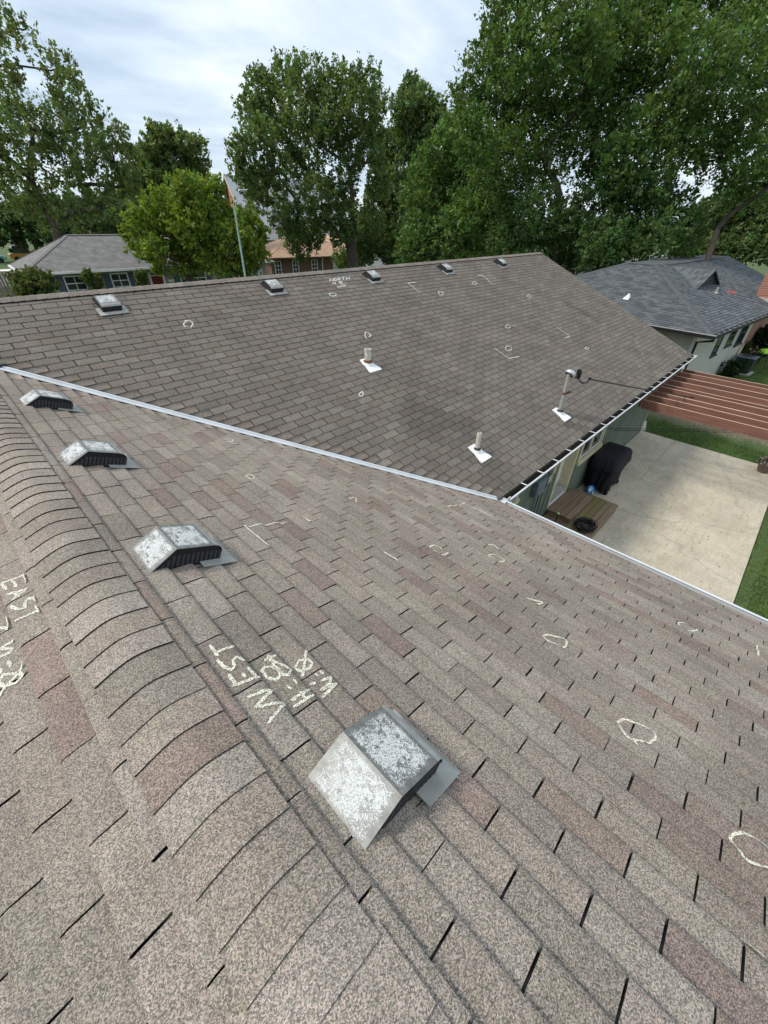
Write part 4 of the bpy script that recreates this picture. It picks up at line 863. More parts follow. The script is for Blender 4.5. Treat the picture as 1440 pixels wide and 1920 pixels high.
# ------------------------------------------------------------------ things on the patio
def wood_mat(name, c1, c2, st=(0.6, 9, 9), moss=None):
    m, t, b = newmat(name); b.inputs['Roughness'].default_value = 0.85
    tcn = N(t, 'ShaderNodeTexCoord'); oi = N(t, 'ShaderNodeObjectInfo')
    off = N(t, 'ShaderNodeVectorMath', operation='SCALE'); off.inputs[0].default_value = (31, 17, 11); t.links.new(oi.outputs['Random'], off.inputs['Scale'])
    ad = N(t, 'ShaderNodeVectorMath', operation='ADD'); t.links.new(tcn.outputs['Object'], ad.inputs[0]); t.links.new(off.outputs[0], ad.inputs[1])
    mpn = N(t, 'ShaderNodeMapping'); mpn.inputs['Scale'].default_value = st; t.links.new(ad.outputs[0], mpn.inputs[0])
    nz = N(t, 'ShaderNodeTexNoise', Scale=3.0, Detail=8.0, Roughness=0.7, Distortion=0.4); t.links.new(mpn.outputs[0], nz.inputs['Vector'])
    r = N(t, 'ShaderNodeValToRGB'); r.color_ramp.elements[0].position = 0.3; r.color_ramp.elements[0].color = (*c1, 1); r.color_ramp.elements[1].position = 0.7; r.color_ramp.elements[1].color = (*c2, 1)
    t.links.new(nz.outputs['Fac'], r.inputs[0]); c = r.outputs[0]
    k = N(t, 'ShaderNodeMapRange'); k.inputs['To Min'].default_value = 0.82; k.inputs['To Max'].default_value = 1.18; t.links.new(oi.outputs['Random'], k.inputs[0])
    s = N(t, 'ShaderNodeVectorMath', operation='SCALE'); t.links.new(c, s.inputs[0]); t.links.new(k.outputs[0], s.inputs['Scale']); c = s.outputs[0]
    if moss:
        n2 = N(t, 'ShaderNodeTexNoise', Scale=1.6, Detail=6.0); t.links.new(tcn.outputs['Object'], n2.inputs['Vector'])
        mr = N(t, 'ShaderNodeMapRange'); mr.inputs['From Min'].default_value = 0.45; mr.inputs['From Max'].default_value = 0.7; mr.inputs['To Max'].default_value = 0.75; t.links.new(n2.outputs['Fac'], mr.inputs[0])
        mx2 = N(t, 'ShaderNodeMix', data_type='RGBA'); mx2.inputs['B'].default_value = (*moss, 1); t.links.new(mr.outputs[0], mx2.inputs['Factor']); t.links.new(c, mx2.inputs['A']); c = mx2.outputs['Result']
    t.links.new(c, b.inputs['Base Color']); bp = N(t, 'ShaderNodeBump'); bp.inputs['Strength'].default_value = 0.3; bp.inputs['Distance'].default_value = 0.01
    t.links.new(nz.outputs['Fac'], bp.inputs['Height']); t.links.new(bp.outputs[0], b.inputs['Normal']); return m
MA['deck'] = wood_mat('weathered_deck', (0.16, 0.105, 0.066), (0.30, 0.215, 0.14)); MA['deck_moss'] = wood_mat('mossy_deck', (0.13, 0.10, 0.045), (0.25, 0.20, 0.09), moss=(0.17, 0.15, 0.045))
dk = empty('deck_step', (9.3, 4.0, PT), 'two-level weathered wooden deck step below the back door', 'deck')
def planks(x0, x1, y0, y1, z, w, mats, th=0.035):
    n = int(round((y1-y0)/w)); w = (y1-y0)/n
    for i in range(n):
        mm = MB(); a = y0+i*w+0.005; b = y0+(i+1)*w-0.005; mm.bbox((x0+random.uniform(-.006, .006), a, z-th), (x1+random.uniform(-.006, .006), b, z)); mm.build('plank', mats(i), dk, bevel=0.004)
ZL, ZU = 0.27, 0.42
planks(8.0, 10.50, 3.41, YWALL-0.03, ZL, 0.143, lambda i: MA['deck_moss'] if i in (2, 3, 4) or i == 7 else MA['deck'])
planks(8.77, 10.12, 3.99, YWALL-0.03, ZU, 0.143, lambda i: MA['deck'])
part('skirt_board', MA['deck'], dk, lambda m: m.bbox((8.02, 3.43, PT+0.002), (10.46, 3.465, ZL-0.037))); part('skirt_board', MA['deck'], dk, lambda m: m.bbox((10.44, 3.47, PT+0.002), (10.475, 4.58, ZL-0.037)))
part('riser_board', MA['deck'], dk, lambda m: m.bbox((8.80, 4.02, ZL+0.002), (10.10, 4.05, ZU-0.037))); part('riser_board', MA['deck'], dk, lambda m: m.bbox((8.80, 4.052, ZL+0.002), (8.83, 4.58, ZU-0.037)))
part('riser_board', MA['deck'], dk, lambda m: m.bbox((10.07, 4.052, ZL+0.002), (10.10, 4.58, ZU-0.037)))
# coiled cable
hs = MB()
for k in range(20):
    rr = random.uniform(0.07, 0.25); c = (8.92+random.uniform(-.03, .03), 3.68+random.uniform(-.03, .03)); ph = random.uniform(0, 6.28); tl = random.uniform(-0.02, 0.02)
    hs.tube([(c[0]+rr*math.cos(ph+j*0.35)*1.08, c[1]+rr*math.sin(ph+j*0.35)*0.95, ZL+0.012+0.006*k*0.8+0.02*abs(math.sin(j*0.5+k))+tl*math.cos(j*.35)*0.3) for j in range(19)], 0.0075, 6)
hs = hs.build('hose_coil', MA['black_rubber'], base=(8.92, 3.68, ZL)); tag(hs, 'loosely coiled black hose lying on the deck step', 'hose')
part('hose_end', MA['white_paint'], hs, lambda m: m.box((9.14, 3.58, ZL+0.05), (0.035, 0.03, 0.03)))
# garden torch
gt = empty('garden_torch', (8.42, 4.22, ZL), 'thin black garden stake with pale green tip beside the deck step', 'stake')
part('stake', MA['black_rubber'], gt, lambda m: m.tube([(8.42, 4.22, ZL), (8.40, 4.20, ZL+0.40)], 0.012, 8))
part('tip', pm('pale_green_plastic', (0.45, 0.75, 0.28), 0.4), gt, lambda m: m.lathe([(0.012, 0), (0.03, 0.005), (0.034, 0.02), (0.026, 0.035)], (8.40, 4.20, ZL+0.395), 10))
# covered barbecue
bq = empty('covered_grill', (11.5, 4.15, PT), 'barbecue grill under a draped black cover against the green wall', 'grill')
cov_m = pm('black_nylon', (0.011, 0.012, 0.016), 0.72, var=0.3, scale=4, bump=0.3, bscale=9, spec=0.3)
def cover(m):
    rings = [(1.165, 11.55, 11.7, 4.25, 4.35, 0.0), (1.16, 11.25, 12.02, 4.06, 4.50, 0.0), (1.15, 11.05, 12.13, 3.91, 4.55, 0.002), (1.10, 10.98, 12.16, 3.86, 4.56, 0.004), (0.90, 10.90, 12.17, 3.82, 4.565, 0.010), (0.84, 10.89, 12.16, 3.82, 4.565, 0.014), (0.78, 10.93, 12.12, 3.86, 4.555, 0.02), (0.50, 10.96, 12.06, 3.92, 4.54, 0.032), (0.22, 11.0, 12.02, 3.94, 4.53, 0.05), (0.14, 11.0, 12.02, 3.94, 4.53, 0.06)]
    n = 72; vs = []
    for z, x0, x1, y0, y1, am in rings:
        cx, cy, hx, hy = (x0+x1)/2, (y0+y1)/2, (x1-x0)/2, (y1-y0)/2
        for j in range(n):
            a = 2*math.pi*j/n; c_, s_ = math.cos(a), math.sin(a); q = (abs(c_)**9+abs(s_)**9)**(-1/9)
            f = am*(math.sin(j*1.05+1.3*math.sin(j*0.31))+0.6*math.sin(j*2.3+z*3))
            zz = z+(0.03*math.sin(j*0.5)+0.03*math.sin(j*1.3) if z < 0.3 else 0)-(0.05*max(0, -s_) if 0.85 < z < 1.1 else 0)
            vs.append((cx+q*c_*(hx+f), cy+q*s_*(hy+f*0.7), zz))
    fs = [(i*n+j, i*n+(j+1) % n, (i+1)*n+(j+1) % n, (i+1)*n+j) for i in range(len(rings)-1) for j in range(n)]
    vs.append((11.62, 4.3, 1.166)); fs += [(j, len(vs)-1, (j+1) % n) for j in range(n)]
    m.add(vs, [f[::-1] for f in fs])
part('cover', cov_m, bq, cover, smooth=True)
for x, y in ((11.08, 3.99), (11.95, 3.99), (11.08, 4.48), (11.95, 4.48)): part('leg', MA['black_rubber'], bq, lambda m: m.bbox((x-0.02, y-0.02, PT+0.055), (x+0.02, y+0.02, 0.5)))
for x in (11.08, 11.95): part('wheel', MA['black_rubber'], bq, lambda m: m.lathe([(0.03, -0.02), (0.075, -0.015), (0.075, 0.015), (0.03, 0.02)], (x, 3.95, PT+0.077), 14, ax=Matrix.Rotation(math.radians(90), 3, 'Y')))
part('cover_buckle', MA['white_paint'], bq, lambda m: (m.box((12.085, 3.98, 0.70), (0.02, 0.03, 0.03)), m.box((12.09, 4.03, 0.77), (0.02, 0.025, 0.025))))
def bagm():
    m, t, b = newmat('printed_bag'); b.inputs['Roughness'].default_value = 0.35; tcn = N(t, 'ShaderNodeTexCoord'); nz = N(t, 'ShaderNodeTexNoise', Scale=7.0, Detail=2.0); t.links.new(tcn.outputs['Object'], nz.inputs['Vector'])
    r = N(t, 'ShaderNodeValToRGB'); r.color_ramp.interpolation = 'CONSTANT'; e = r.color_ramp.elements; e[0].color = (0.03, 0.16, 0.42, 1); e[1].position = 0.52; e[1].color = (0.72, 0.76, 0.8, 1); q = e.new(0.62); q.color = (0.05, 0.3, 0.6, 1)
    t.links.new(nz.outputs['Fac'], r.inputs[0]); t.links.new(r.outputs[0], b.inputs['Base Color']); return m
def bag(m):
    n = 14; vs = []
    for z, w, d in ((PT, 0.17, 0.10), (PT+0.03, 0.2, 0.13), (PT+0.12, 0.2, 0.13), (PT+0.19, 0.17, 0.09), (PT+0.22, 0.15, 0.03)):
        for j in range(n):
            a = 2*math.pi*j/n; k = 1+0.08*math.sin(j*2.1+z*20); vs.append((10.93+w*math.cos(a)*k, 4.30+d*math.sin(a)*k, z))
    m.add(vs, [(i*n+j, i*n+(j+1) % n, (i+1)*n+(j+1) % n, (i+1)*n+j) for i in range(4) for j in range(n)]+[tuple(range(n))[::-1], tuple(range(4*n, 5*n))])
mm = MB(); bag(mm); tag(mm.build('charcoal_bag', bagm(), smooth=True), 'blue and white printed bag on the concrete under the grill cover', 'bag')
# boxes on the wall
eb = empty('meter_box', (7.66, YWALL-0.06, 1.4), 'blue-grey electrical meter box on the green wall', 'meter box')
MA['blue_grey'] = pm('blue_grey_metal', (0.17, 0.20, 0.235), 0.5, 0.2, scale=6)
part('case', MA['blue_grey'], eb, lambda m: m.bbox((7.47, YWALL-0.13, 1.40), (7.88, YWALL-0.002, 1.78)), bevel=0.008)
part('cover_plate', MA['blue_grey'], eb, lambda m: m.bbox((7.50, YWALL-0.142, 1.43), (7.85, YWALL-0.131, 1.75)), bevel=0.004)
part('conduit', MA['blue_grey'], eb, lambda m: (m.tube([(7.72, YWALL-0.05, 1.40), (7.72, YWALL-0.05, 0.30)], 0.022, 8), m.tube([(7.66, YWALL-0.05, 1.78), (7.66, YWALL-0.05, ZE-0.21)], 0.03, 8)))
part('cable', MA['black_rubber'], eb, lambda m: m.tube([(8.0, YWALL-0.012, 2.35), (7.98, YWALL-0.012, 1.7), (8.0, YWALL-0.012, 1.0), (7.96, YWALL-0.012, 0.32)], 0.008, 6))
MA['putty'] = pm('putty_plastic', (0.42, 0.38, 0.31), 0.6, scale=9, dirt=(0.25, 0.22, 0.17), dscale=6)
jb = empty('junction_box', (8.3, YWALL-0.05, 1.42), 'cluster of putty coloured cable boxes on the wall left of the door', 'cable box')
for x0, x1, z0, z1, d in ((8.18, 8.36, 1.43, 1.62, 0.07), (8.24, 8.42, 1.66, 1.90, 0.09), (8.39, 8.58, 1.76, 2.0, 0.06), (8.2, 8.3, 1.93, 2.05, 0.05)): part('box', MA['putty'], jb, lambda m: m.bbox((x0, YWALL-d, z0), (x1, YWALL-0.002, z1)), bevel=0.006)
part('cable', MA['black_rubber'], jb, lambda m: (m.tube([(8.2, YWALL-0.03, 1.95), (8.12, YWALL-0.05, 1.75), (8.22, YWALL-0.06, 1.55), (8.15, YWALL-0.02, 1.2), (8.17, YWALL-0.015, 0.32)], 0.008, 6), m.tube([(8.34, YWALL-0.05, 1.43), (8.42, YWALL-0.03, 1.3), (8.4, YWALL-0.015, 0.46)], 0.006, 6)))
# flower pot
fp = empty('flower_planter', (15.93, 0.97, PT), 'round pot of purple and white flowers on the patio corner', 'planter')
part('pot', pm('brown_pot', (0.16, 0.12, 0.09), 0.7), fp, lambda m: m.lathe([(0.13, 0), (0.17, 0.12), (0.20, 0.24), (0.215, 0.25), (0.215, 0.28), (0.19, 0.28), (0.18, 0.24), (0.001, 0.23)], (15.93, 0.97, PT), 18), smooth=False)
def blobs(c, n, r, sz, cols, flat=0.8):
    d = rng.normal(size=(n, 3)); d /= np.linalg.norm(d, axis=1)[:, None]; d[:, 2] = np.abs(d[:, 2])*flat
    p = np.array(c)+d*r*rng.uniform(0.55, 1.0, (n, 1)); a = rng.normal(size=(n, 3)); a /= np.linalg.norm(a, axis=1)[:, None]; b = np.cross(a, rng.normal(size=(n, 3))); b /= np.linalg.norm(b, axis=1)[:, None]
    s = sz*rng.uniform(0.7, 1.3, (n, 1)); q = np.stack([p-a*s, p+b*s*0.6, p+a*s, p-b*s*0.6], 1); return q, np.array(cols)[rng.integers(0, len(cols), n)]
q, c = blobs((15.93, 0.97, PT+0.27), 420, 0.27, 0.03, [(0.05, 0.09, 0.03), (0.07, 0.11, 0.04)]); quads_object('foliage', q, MA['leaf'], fp, col=c)
q, c = blobs((15.93, 0.97, PT+0.29), 330, 0.27, 0.026, [(0.30, 0.12, 0.34), (0.42, 0.2, 0.42), (0.7, 0.66, 0.68), (0.75, 0.72, 0.7)]); quads_object('flowers', q, MA['leaf'], fp, col=c)
# pergola
MA['redwood'] = wood_mat('redwood_stain', (0.125, 0.054, 0.037), (0.235, 0.108, 0.074), st=(9, 0.6, 9)); MA['lit_top'] = wood_mat('pale_lit_edge', (0.42, 0.27, 0.18), (0.58, 0.42, 0.31), st=(9, 0.6, 9))
pg = empty('pergola', (14.3, 0.5, 0), 'open pergola of red stained rafters attached under the far gutter', 'pergola')
for x in (12.32, 12.80, 13.24, 13.80, 14.12, 14.70, 15.22, 15.76, 16.21):
    dz = random.uniform(-0.01, 0.01); sk = random.uniform(-0.02, 0.02)
    rf = MB(); y1, y0 = YE+0.01, -2.6
    rf.prism([(x-0.019, y1, 2.22+dz), (x+0.019, y1, 2.22+dz), (x+0.019, y1, 2.445+dz), (x-0.019, y1, 2.445+dz)], (sk, y0-y1, 0)); ro = rf.build('rafter', MA['redwood'], pg)
    part('lit_edge', MA['lit_top'], ro, lambda m: m.prism([(x-0.019, y1, 2.4455+dz), (x+0.019, y1, 2.4455+dz), (x+0.017, y1, 2.450+dz), (x-0.017, y1, 2.450+dz)], (sk, y0-y1, 0)))  # pale strip paints the light falling on each rafter's top
part('ledger', MA['redwood'], pg, lambda m: m.bbox((12.25, YE+0.036, 2.24), (16.27, YE+0.075, 2.44)))
part('beam', MA['redwood'], pg, lambda m: m.bbox((12.1, -2.2, 2.0), (16.4, -2.1, 2.215)))
for x in (12.3, 16.2): part('post', MA['redwood'], pg, lambda m: m.bbox((x-0.05, -2.2, 0.0), (x+0.05, -2.1, 2.0)))
# paving stone at the house corner
mm = MB(); mm.box((17.0, 4.75, 0.03), (1.1, 0.28, 0.07), rot=Matrix.Rotation(math.radians(14), 3, 'Z')); tag(mm.build('downspout_splash_block', pm('pale_concrete', (0.5, 0.48, 0.43), 0.9), bevel=0.01), 'pale concrete splash block on the lawn at the house corner', 'splash block')

# ------------------------------------------------------------------ neighbouring house on the right
class Fr:
    def __init__(s, o, deg): a = math.radians(deg); s.o = np.array(o, float); s.x = np.array([math.cos(a), math.sin(a), 0]); s.y = np.array([-math.sin(a), math.cos(a), 0])
    def __call__(s, x, y, z): return s.o+s.x*x+s.y*y+np.array([0, 0, z])
def hexa(m, fr, a, b, mi=0):
    """box between two local corners"""
    (x0, y0, z0), (x1, y1, z1) = a, b
    m.add([fr(x0,y0,z0), fr(x1,y0,z0), fr(x1,y1,z0), fr(x0,y1,z0), fr(x0,y0,z1), fr(x1,y0,z1), fr(x1,y1,z1), fr(x0,y1,z1)], [(0,3,2,1),(4,5,6,7),(0,1,5,4),(1,2,6,5),(2,3,7,6),(3,0,4,7)], mi)
def lam_mat(name, c1, c2, course=0.14, tabw=0.3, axis='slope'):
    """laminated far-off shingles: courses and blended tabs, seen from far away"""
    m, t, b = newmat(name); b.inputs['Roughness'].default_value = 0.95
    uv = N(t, 'ShaderNodeUVMap'); br = N(t, 'ShaderNodeTexBrick'); br.inputs['Scale'].default_value = 1.0; br.inputs['Mortar Size'].default_value = 0.008; br.inputs['Brick Width'].default_value = tabw; br.inputs['Row Height'].default_value = course
    br.inputs['Color1'].default_value = (*c1, 1); br.inputs['Color2'].default_value = (*c2, 1); br.inputs['Mortar'].default_value = tuple(x*0.62 for x in c1)+(1,); br.offset = 0.37; br.inputs['Bias'].default_value = -0.1
    t.links.new(uv.outputs[0], br.inputs['Vector']); nz = N(t, 'ShaderNodeTexNoise', Scale=2.2, Detail=6.0); t.links.new(uv.outputs[0], nz.inputs['Vector'])
    mr = N(t, 'ShaderNodeMapRange'); mr.inputs['From Min'].default_value = 0.3; mr.inputs['From Max'].default_value = 0.7; mr.inputs['To Min'].default_value = 0.85; mr.inputs['To Max'].default_value = 1.15; t.links.new(nz.outputs['Fac'], mr.inputs[0])
    s = N(t, 'ShaderNodeVectorMath', operation='SCALE'); t.links.new(br.outputs['Color'], s.inputs[0]); t.links.new(mr.outputs[0], s.inputs['Scale'])
    n2 = N(t, 'ShaderNodeTexNoise', Scale=60.0, Detail=2.0); t.links.new(uv.outputs[0], n2.inputs['Vector']); m2 = N(t, 'ShaderNodeMapRange'); m2.inputs['From Min'].default_value = 0.3; m2.inputs['From Max'].default_value = 0.7; m2.inputs['To Min'].default_value = 0.8; m2.inputs['To Max'].default_value = 1.2; t.links.new(n2.outputs['Fac'], m2.inputs[0])
    s2 = N(t, 'ShaderNodeVectorMath', operation='SCALE'); t.links.new(s.outputs[0], s2.inputs[0]); t.links.new(m2.outputs[0], s2.inputs['Scale'])
    t.links.new(s2.outputs[0], b.inputs['Base Color']); return m
def roof_face(name, pts, mat, parent, th=0.06, lap=None, label=None):
    """planar roof slope with thickness, metric uv (u along eave, v up the slope); lap=(exposure, step) builds stepped courses"""
    P = [np.array(p, float) for p in pts]; u = P[1]-P[0]; u = u/np.linalg.norm(u); n = np.cross(P[1]-P[0], P[-1]-P[0]); n = n/np.linalg.norm(n)
    if n[2] < 0: n = -n
    v = np.cross(n, u); v = v if v[2] > 0 else -v
    me = bpy.data.meshes.new(name); base = np.array(BASE[parent.name]); vs = []; fs = []; uvs = []
    q = [((p-P[0])@u, (p-P[0])@v) for p in P]
    def addpoly(poly, h0, h1, v0, v1):
        k = len(vs); nn = len(poly)
        for (a, b) in poly: vs.append(P[0]+u*a+v*b+n*(h0+(h1-h0)*((b-v0)/(v1-v0)))-base)
        for (a, b) in poly: vs.append(P[0]+u*a+v*b-n*th-base)
        fs.append(tuple(range(k, k+nn))); uvs.extend(poly)
        for i in range(nn):
            j = (i+1) % nn; fs.append((k+i, k+j, k+nn+j, k+nn+i)); uvs.extend([poly[i], poly[j], poly[j], poly[i]])
    vmax = max(b for a, b in q); vmin = min(b for a, b in q)
    if lap:
        e, st = lap; b0 = vmin
        while b0 < vmax-1e-4:
            b1 = min(b0+e, vmax); poly = clip(clip(q, 0, 1, b1), 0, -1, -b0)
            if len(poly) >= 3: addpoly(poly, st, 0.001, b0, b0+e)
            b0 = b1
    else: addpoly(q, 0, 0, vmin, vmax)
    me.from_pydata([tuple(x) for x in vs], [], fs); l = me.uv_layers.new(name='uv'); l.data.foreach_set('uv', [float(c) for p in uvs for c in p]); me.materials.append(mat); me.update()
    o = bpy.data.objects.new(name, me); link(o, base, parent)
    if label: tag(o, label)
    return o
def capline(name, a, b, w, mat, parent, th=0.03, z=0.02):
    a, b = Vector(a), Vector(b); d = (b-a).normalized(); s = d.cross(Vector((0, 0, 1))).normalized(); m = MB(); k = int((b-a).length/0.14)
    for i in range(k):
        p = a+(b-a)*(i/k); q = a+(b-a)*((i+1)/k+0.004); dz = Vector((0, 0, z)); dr = Vector((0, 0, -w*0.28)); lift = Vector((0, 0, 0.008))
        m.add([p+s*w+dz+dr+lift, p+dz+lift, p-s*w+dz+dr+lift, q+s*w+dz+dr, q+dz, q-s*w+dz+dr], [(0,1,4,3),(1,2,5,4),(0,2,1)])
    return m.build(name, mat, parent)
nf = Fr((20.26, 4.256, 0), -6.5)
nh = empty('house', tuple(nf(6, 5, 0)), 'neighbouring house with charcoal hip roof and pale lap siding', 'house')
SLATE = lam_mat('charcoal_laminate', (0.07, 0.078, 0.083), (0.142, 0.155, 0.161)); SLCAP = pm('charcoal_cap', (0.10, 0.105, 0.112), 0.95, fine=0.25, fscale=60)
EZ, K = 2.85, 0.382; H1 = (4.58, 4.58, EZ+K*4.58); XL = 15.0; YD = 10.48
zt = EZ+K*4.58
roof_face('roof_slope', [nf(0, YD, EZ), nf(0, 0, EZ), nf(4.58, 4.58, zt), nf(4.58, YD-4.58, zt)], SLATE, nh, lap=(0.142, 0.012), label='light charcoal slope facing left with blended tabs')
roof_face('roof_slope', [nf(0, 0, EZ), nf(XL, 0, EZ), nf(XL, 4.58, zt), nf(4.58, 4.58, zt)], SLATE, nh, lap=(0.142, 0.014), label='slope facing the yard with fine course lines')
roof_face('roof_slope', [nf(XL, YD, EZ), nf(0, YD, EZ), nf(4.58, YD-4.58, zt), nf(XL, YD-4.58, zt)], SLATE, nh)
roof_face('roof_slope', [nf(4.58, 4.58, zt), nf(XL, 4.58, zt), nf(XL, YD-4.58, zt), nf(4.58, YD-4.58, zt)], SLATE, nh)
capline('hip_cap', nf(0.05, 0.05, EZ+0.01), nf(4.58, 4.58, zt), 0.16, SLCAP, nh); capline('hip_cap', nf(0.05, YD-0.05, EZ+0.01), nf(4.58, YD-4.58, zt), 0.16, SLCAP, nh)
capline('ridge_cap', nf(4.6, 4.6, zt), nf(4.6, YD-4.6, zt), 0.16, SLCAP, nh); capline('ridge_cap', nf(12.6, 4.58, zt+0.02), nf(5.6, 4.58, zt-0.01), 0.17, SLCAP, nh)
# rear cross gables rising behind the ridge
for (xa, ya, xb, yb, zz_) in ():
    roof_face('rear_roof_slope', [nf(xa-0.9, ya, zz_-0.5), nf(xb-0.9, yb-0.2, zz_-0.5), nf(xb, yb, zz_), nf(xa, ya, zz_)], SLATE, nh); roof_face('rear_roof_slope', [nf(xb+0.9, yb-0.2, zz_-0.5), nf(xa+0.9, ya, zz_-0.5), nf(xa, ya, zz_), nf(xb, yb, zz_)], SLATE, nh)
# gablet with louvre
gx0, gx1, gy, gz = 4.5, 7.3, 2.55, EZ+K*2.55; ga = (5.9, gz+0.64); gback = 2.55+0.60/K
gyf = gy-0.14; zf = EZ+K*gyf; az_ = ga[1]+0.03; gback = (az_-EZ)/K; wf_ = (az_-zf)*((gx1-gx0)/2)/(ga[1]-gz)
roof_face('gablet_slope', [nf(ga[0]-wf_, gyf, zf), nf(ga[0], gyf, az_), nf(ga[0], gback, az_)], SLATE, nh); roof_face('gablet_slope', [nf(ga[0], gyf, az_), nf(ga[0]+wf_, gyf, zf), nf(ga[0], gback, az_)], SLATE, nh)
BLK = pm('black_trim', (0.014, 0.014, 0.015), 0.5)
gv = part('gablet_louvre', BLK, nh, lambda m: m.prism([nf(gx0, gy, gz-0.04), nf(gx1, gy, gz-0.04), nf(ga[0], gy, ga[1]-0.03)], nf.y*0.03)); tag(gv, 'black triangular louvre in the gablet')
for i in range(7):
    zq = gz+0.06+i*0.095; hw = (gx1-gx0)/2*(1-(zq-gz)/0.64)-0.06
    if hw > 0.05: part('louvre_slat', pm('dark_slat', (0.07, 0.07, 0.07), 0.6) if i == 0 else bpy.data.materials['dark_slat'], gv, lambda m: hexa(m, nf, (ga[0]-hw, gy-0.05, zq), (ga[0]+hw, gy-0.005, zq+0.03)))
# walls: clapboards
SID = pm('pale_siding', (0.46, 0.455, 0.38), 0.7, var=0.08, scale=1.2, dirt=(0.36, 0.37, 0.3), dscale=0.8, damt=0.4)
wx, wy = 0.55, 0.60; wl = part('wall', SID, nh, lambda m: hexa(m, nf, (wx+0.02, wy+0.02, 0), (8.6, YD-0.6, EZ-0.12))); tag(wl, 'pale sage lap siding wall')
def claps(m):
    z = 0.12
    while z < EZ-0.22:
        for a, b in (((wx, wy), (8.6, wy)), ((wx, YD-0.6), (wx, wy))):
            A0, A1 = nf(a[0], a[1], z), nf(b[0], b[1], z); B0, B1 = nf(a[0], a[1], z+0.125), nf(b[0], b[1], z+0.125); o = -nf.y*0.028 if a[1] == b[1] else -nf.x*0.028
            m.add([A0+o, A1+o, B1+o*0.1, B0+o*0.1, A0, A1], [(0,1,2,3),(0,4,5,1)])
        z += 0.115
tag(part('lap_boards', SID, wl, claps), kind='stuff')
part('soffit', pm('tan_soffit', (0.5, 0.42, 0.3), 0.7), nh, lambda m: (hexa(m, nf, (0.06, 0.06, EZ-0.16), (9.5, 0.6, EZ-0.13)), hexa(m, nf, (0.06, 0.6, EZ-0.16), (0.55, YD-0.1, EZ-0.13))))
part('corner_board', MA['white_paint'], nh, lambda m: (hexa(m, nf, (wx-0.03, wy-0.03, 0.05), (wx-0.018, wy+0.10, EZ-0.16)), hexa(m, nf, (wx-0.017, wy-0.03, 0.05), (wx+0.10, wy-0.018, EZ-0.16))))
for i, (a, b, z0, z1) in enumerate(((3.55, 4.15, 1.38, 2.45), (5.2, 6.0, 1.55, 2.45), (6.85, 7.85, 1.36, 2.45))):
    w = part('window', MA['glass'], nh, lambda m: hexa(m, nf, (a, wy-0.03, z0), (b, wy-0.022, z1)))
    part('window_frame', pm('bronze_frame', (0.07, 0.07, 0.065), 0.5) if i == 0 else bpy.data.materials['bronze_frame'], w, lambda m: [hexa(m, nf, (x0, wy-0.05, q0), (x1, wy-0.018, q1)) for x0, x1, q0, q1 in ((a-0.06, a, z0, z1), (b, b+0.06, z0, z1), (a-0.06, b+0.06, z1, z1+0.06))])
    part('window_sill', bpy.data.materials['bronze_frame'], w, lambda m: hexa(m, nf, (a-0.09, wy-0.09, z0-0.07), (b+0.09, wy-0.018, z0)))
    part('meeting_rail', bpy.data.materials['bronze_frame'], w, lambda m: hexa(m, nf, (a, wy-0.045, (z0+z1)/2-0.02), (b, wy-0.031, (z0+z1)/2+0.02)))
ng = part('gutter', BLK, nh, lambda m: hexa(m, nf, (-0.02, -0.13, EZ-0.13), (12, -0.01, EZ-0.015))); tag(ng, 'black gutter above the siding')
for i in range(14): part('gutter_clip', MA['galv'], ng, lambda m: hexa(m, nf, (0.4+i*0.62, -0.12, EZ-0.014), (0.46+i*0.62, -0.02, EZ-0.006)))
part('gutter', BLK, nh, lambda m: hexa(m, nf, (-0.14, -0.13, EZ-0.14), (-0.021, YD, EZ-0.02))); part('drip_edge', MA['galv'], nh, lambda m: hexa(m, nf, (-0.15, -0.14, EZ-0.019), (-0.03, YD, EZ+0.0)))
part('downspout', BLK, nh, lambda m: m.tube([nf(0.1, -0.07, EZ-0.14), nf(0.1, -0.07, EZ-0.22), nf(0.42, wy-0.09, EZ-0.42), nf(0.42, wy-0.09, 0.1)], 0.045, 8))
part('downspout', MA['cream'], nh, lambda m: (m.tube([nf(8.2, wy-0.06, 1.1), nf(8.2, wy-0.06, 0.05)], 0.045, 8), m.tube([nf(8.42, wy-0.07, 1.25), nf(8.42, wy-0.07, 0.05)], 0.05, 8)))
def brick_mat(name, c1, c2, mort=(0.4, 0.36, 0.32)):
    m, t, b = newmat(name); b.inputs['Roughness'].default_value = 0.9; tcn = N(t, 'ShaderNodeTexCoord'); mpn = N(t, 'ShaderNodeMapping'); mpn.inputs['Rotation'].default_value = (math.radians(90), 0, 0); t.links.new(tcn.outputs['Object'], mpn.inputs[0])
    br = N(t, 'ShaderNodeTexBrick'); br.inputs['Scale'].default_value = 1; br.inputs['Brick Width'].default_value = 0.22; br.inputs['Row Height'].default_value = 0.075; br.inputs['Mortar Size'].default_value = 0.006; br.inputs['Color1'].default_value = (*c1, 1); br.inputs['Color2'].default_value = (*c2, 1); br.inputs['Mortar'].default_value = (*mort, 1)
    t.links.new(mpn.outputs[0], br.inputs['Vector']); t.links.new(br.outputs['Color'], b.inputs['Base Color']); return m
RB = brick_mat('red_brick', (0.27, 0.10, 0.06), (0.36, 0.15, 0.09))
part('brick_wall', RB, nh, lambda m: hexa(m, nf, (8.6, 0.6, 0), (14.8, 0.9, EZ-0.14)))
ch = part('chimney', RB, nh, lambda m: hexa(m, nf, (9.3, 0.3, EZ-0.2), (10.3, 1.2, 4.55))); part('chimney_base', pm('rough_mortar', (0.5, 0.45, 0.38), 0.95, bump=0.6), ch, lambda m: hexa(m, nf, (9.24, 0.24, EZ-0.1), (10.36, 1.26, EZ+0.4)))
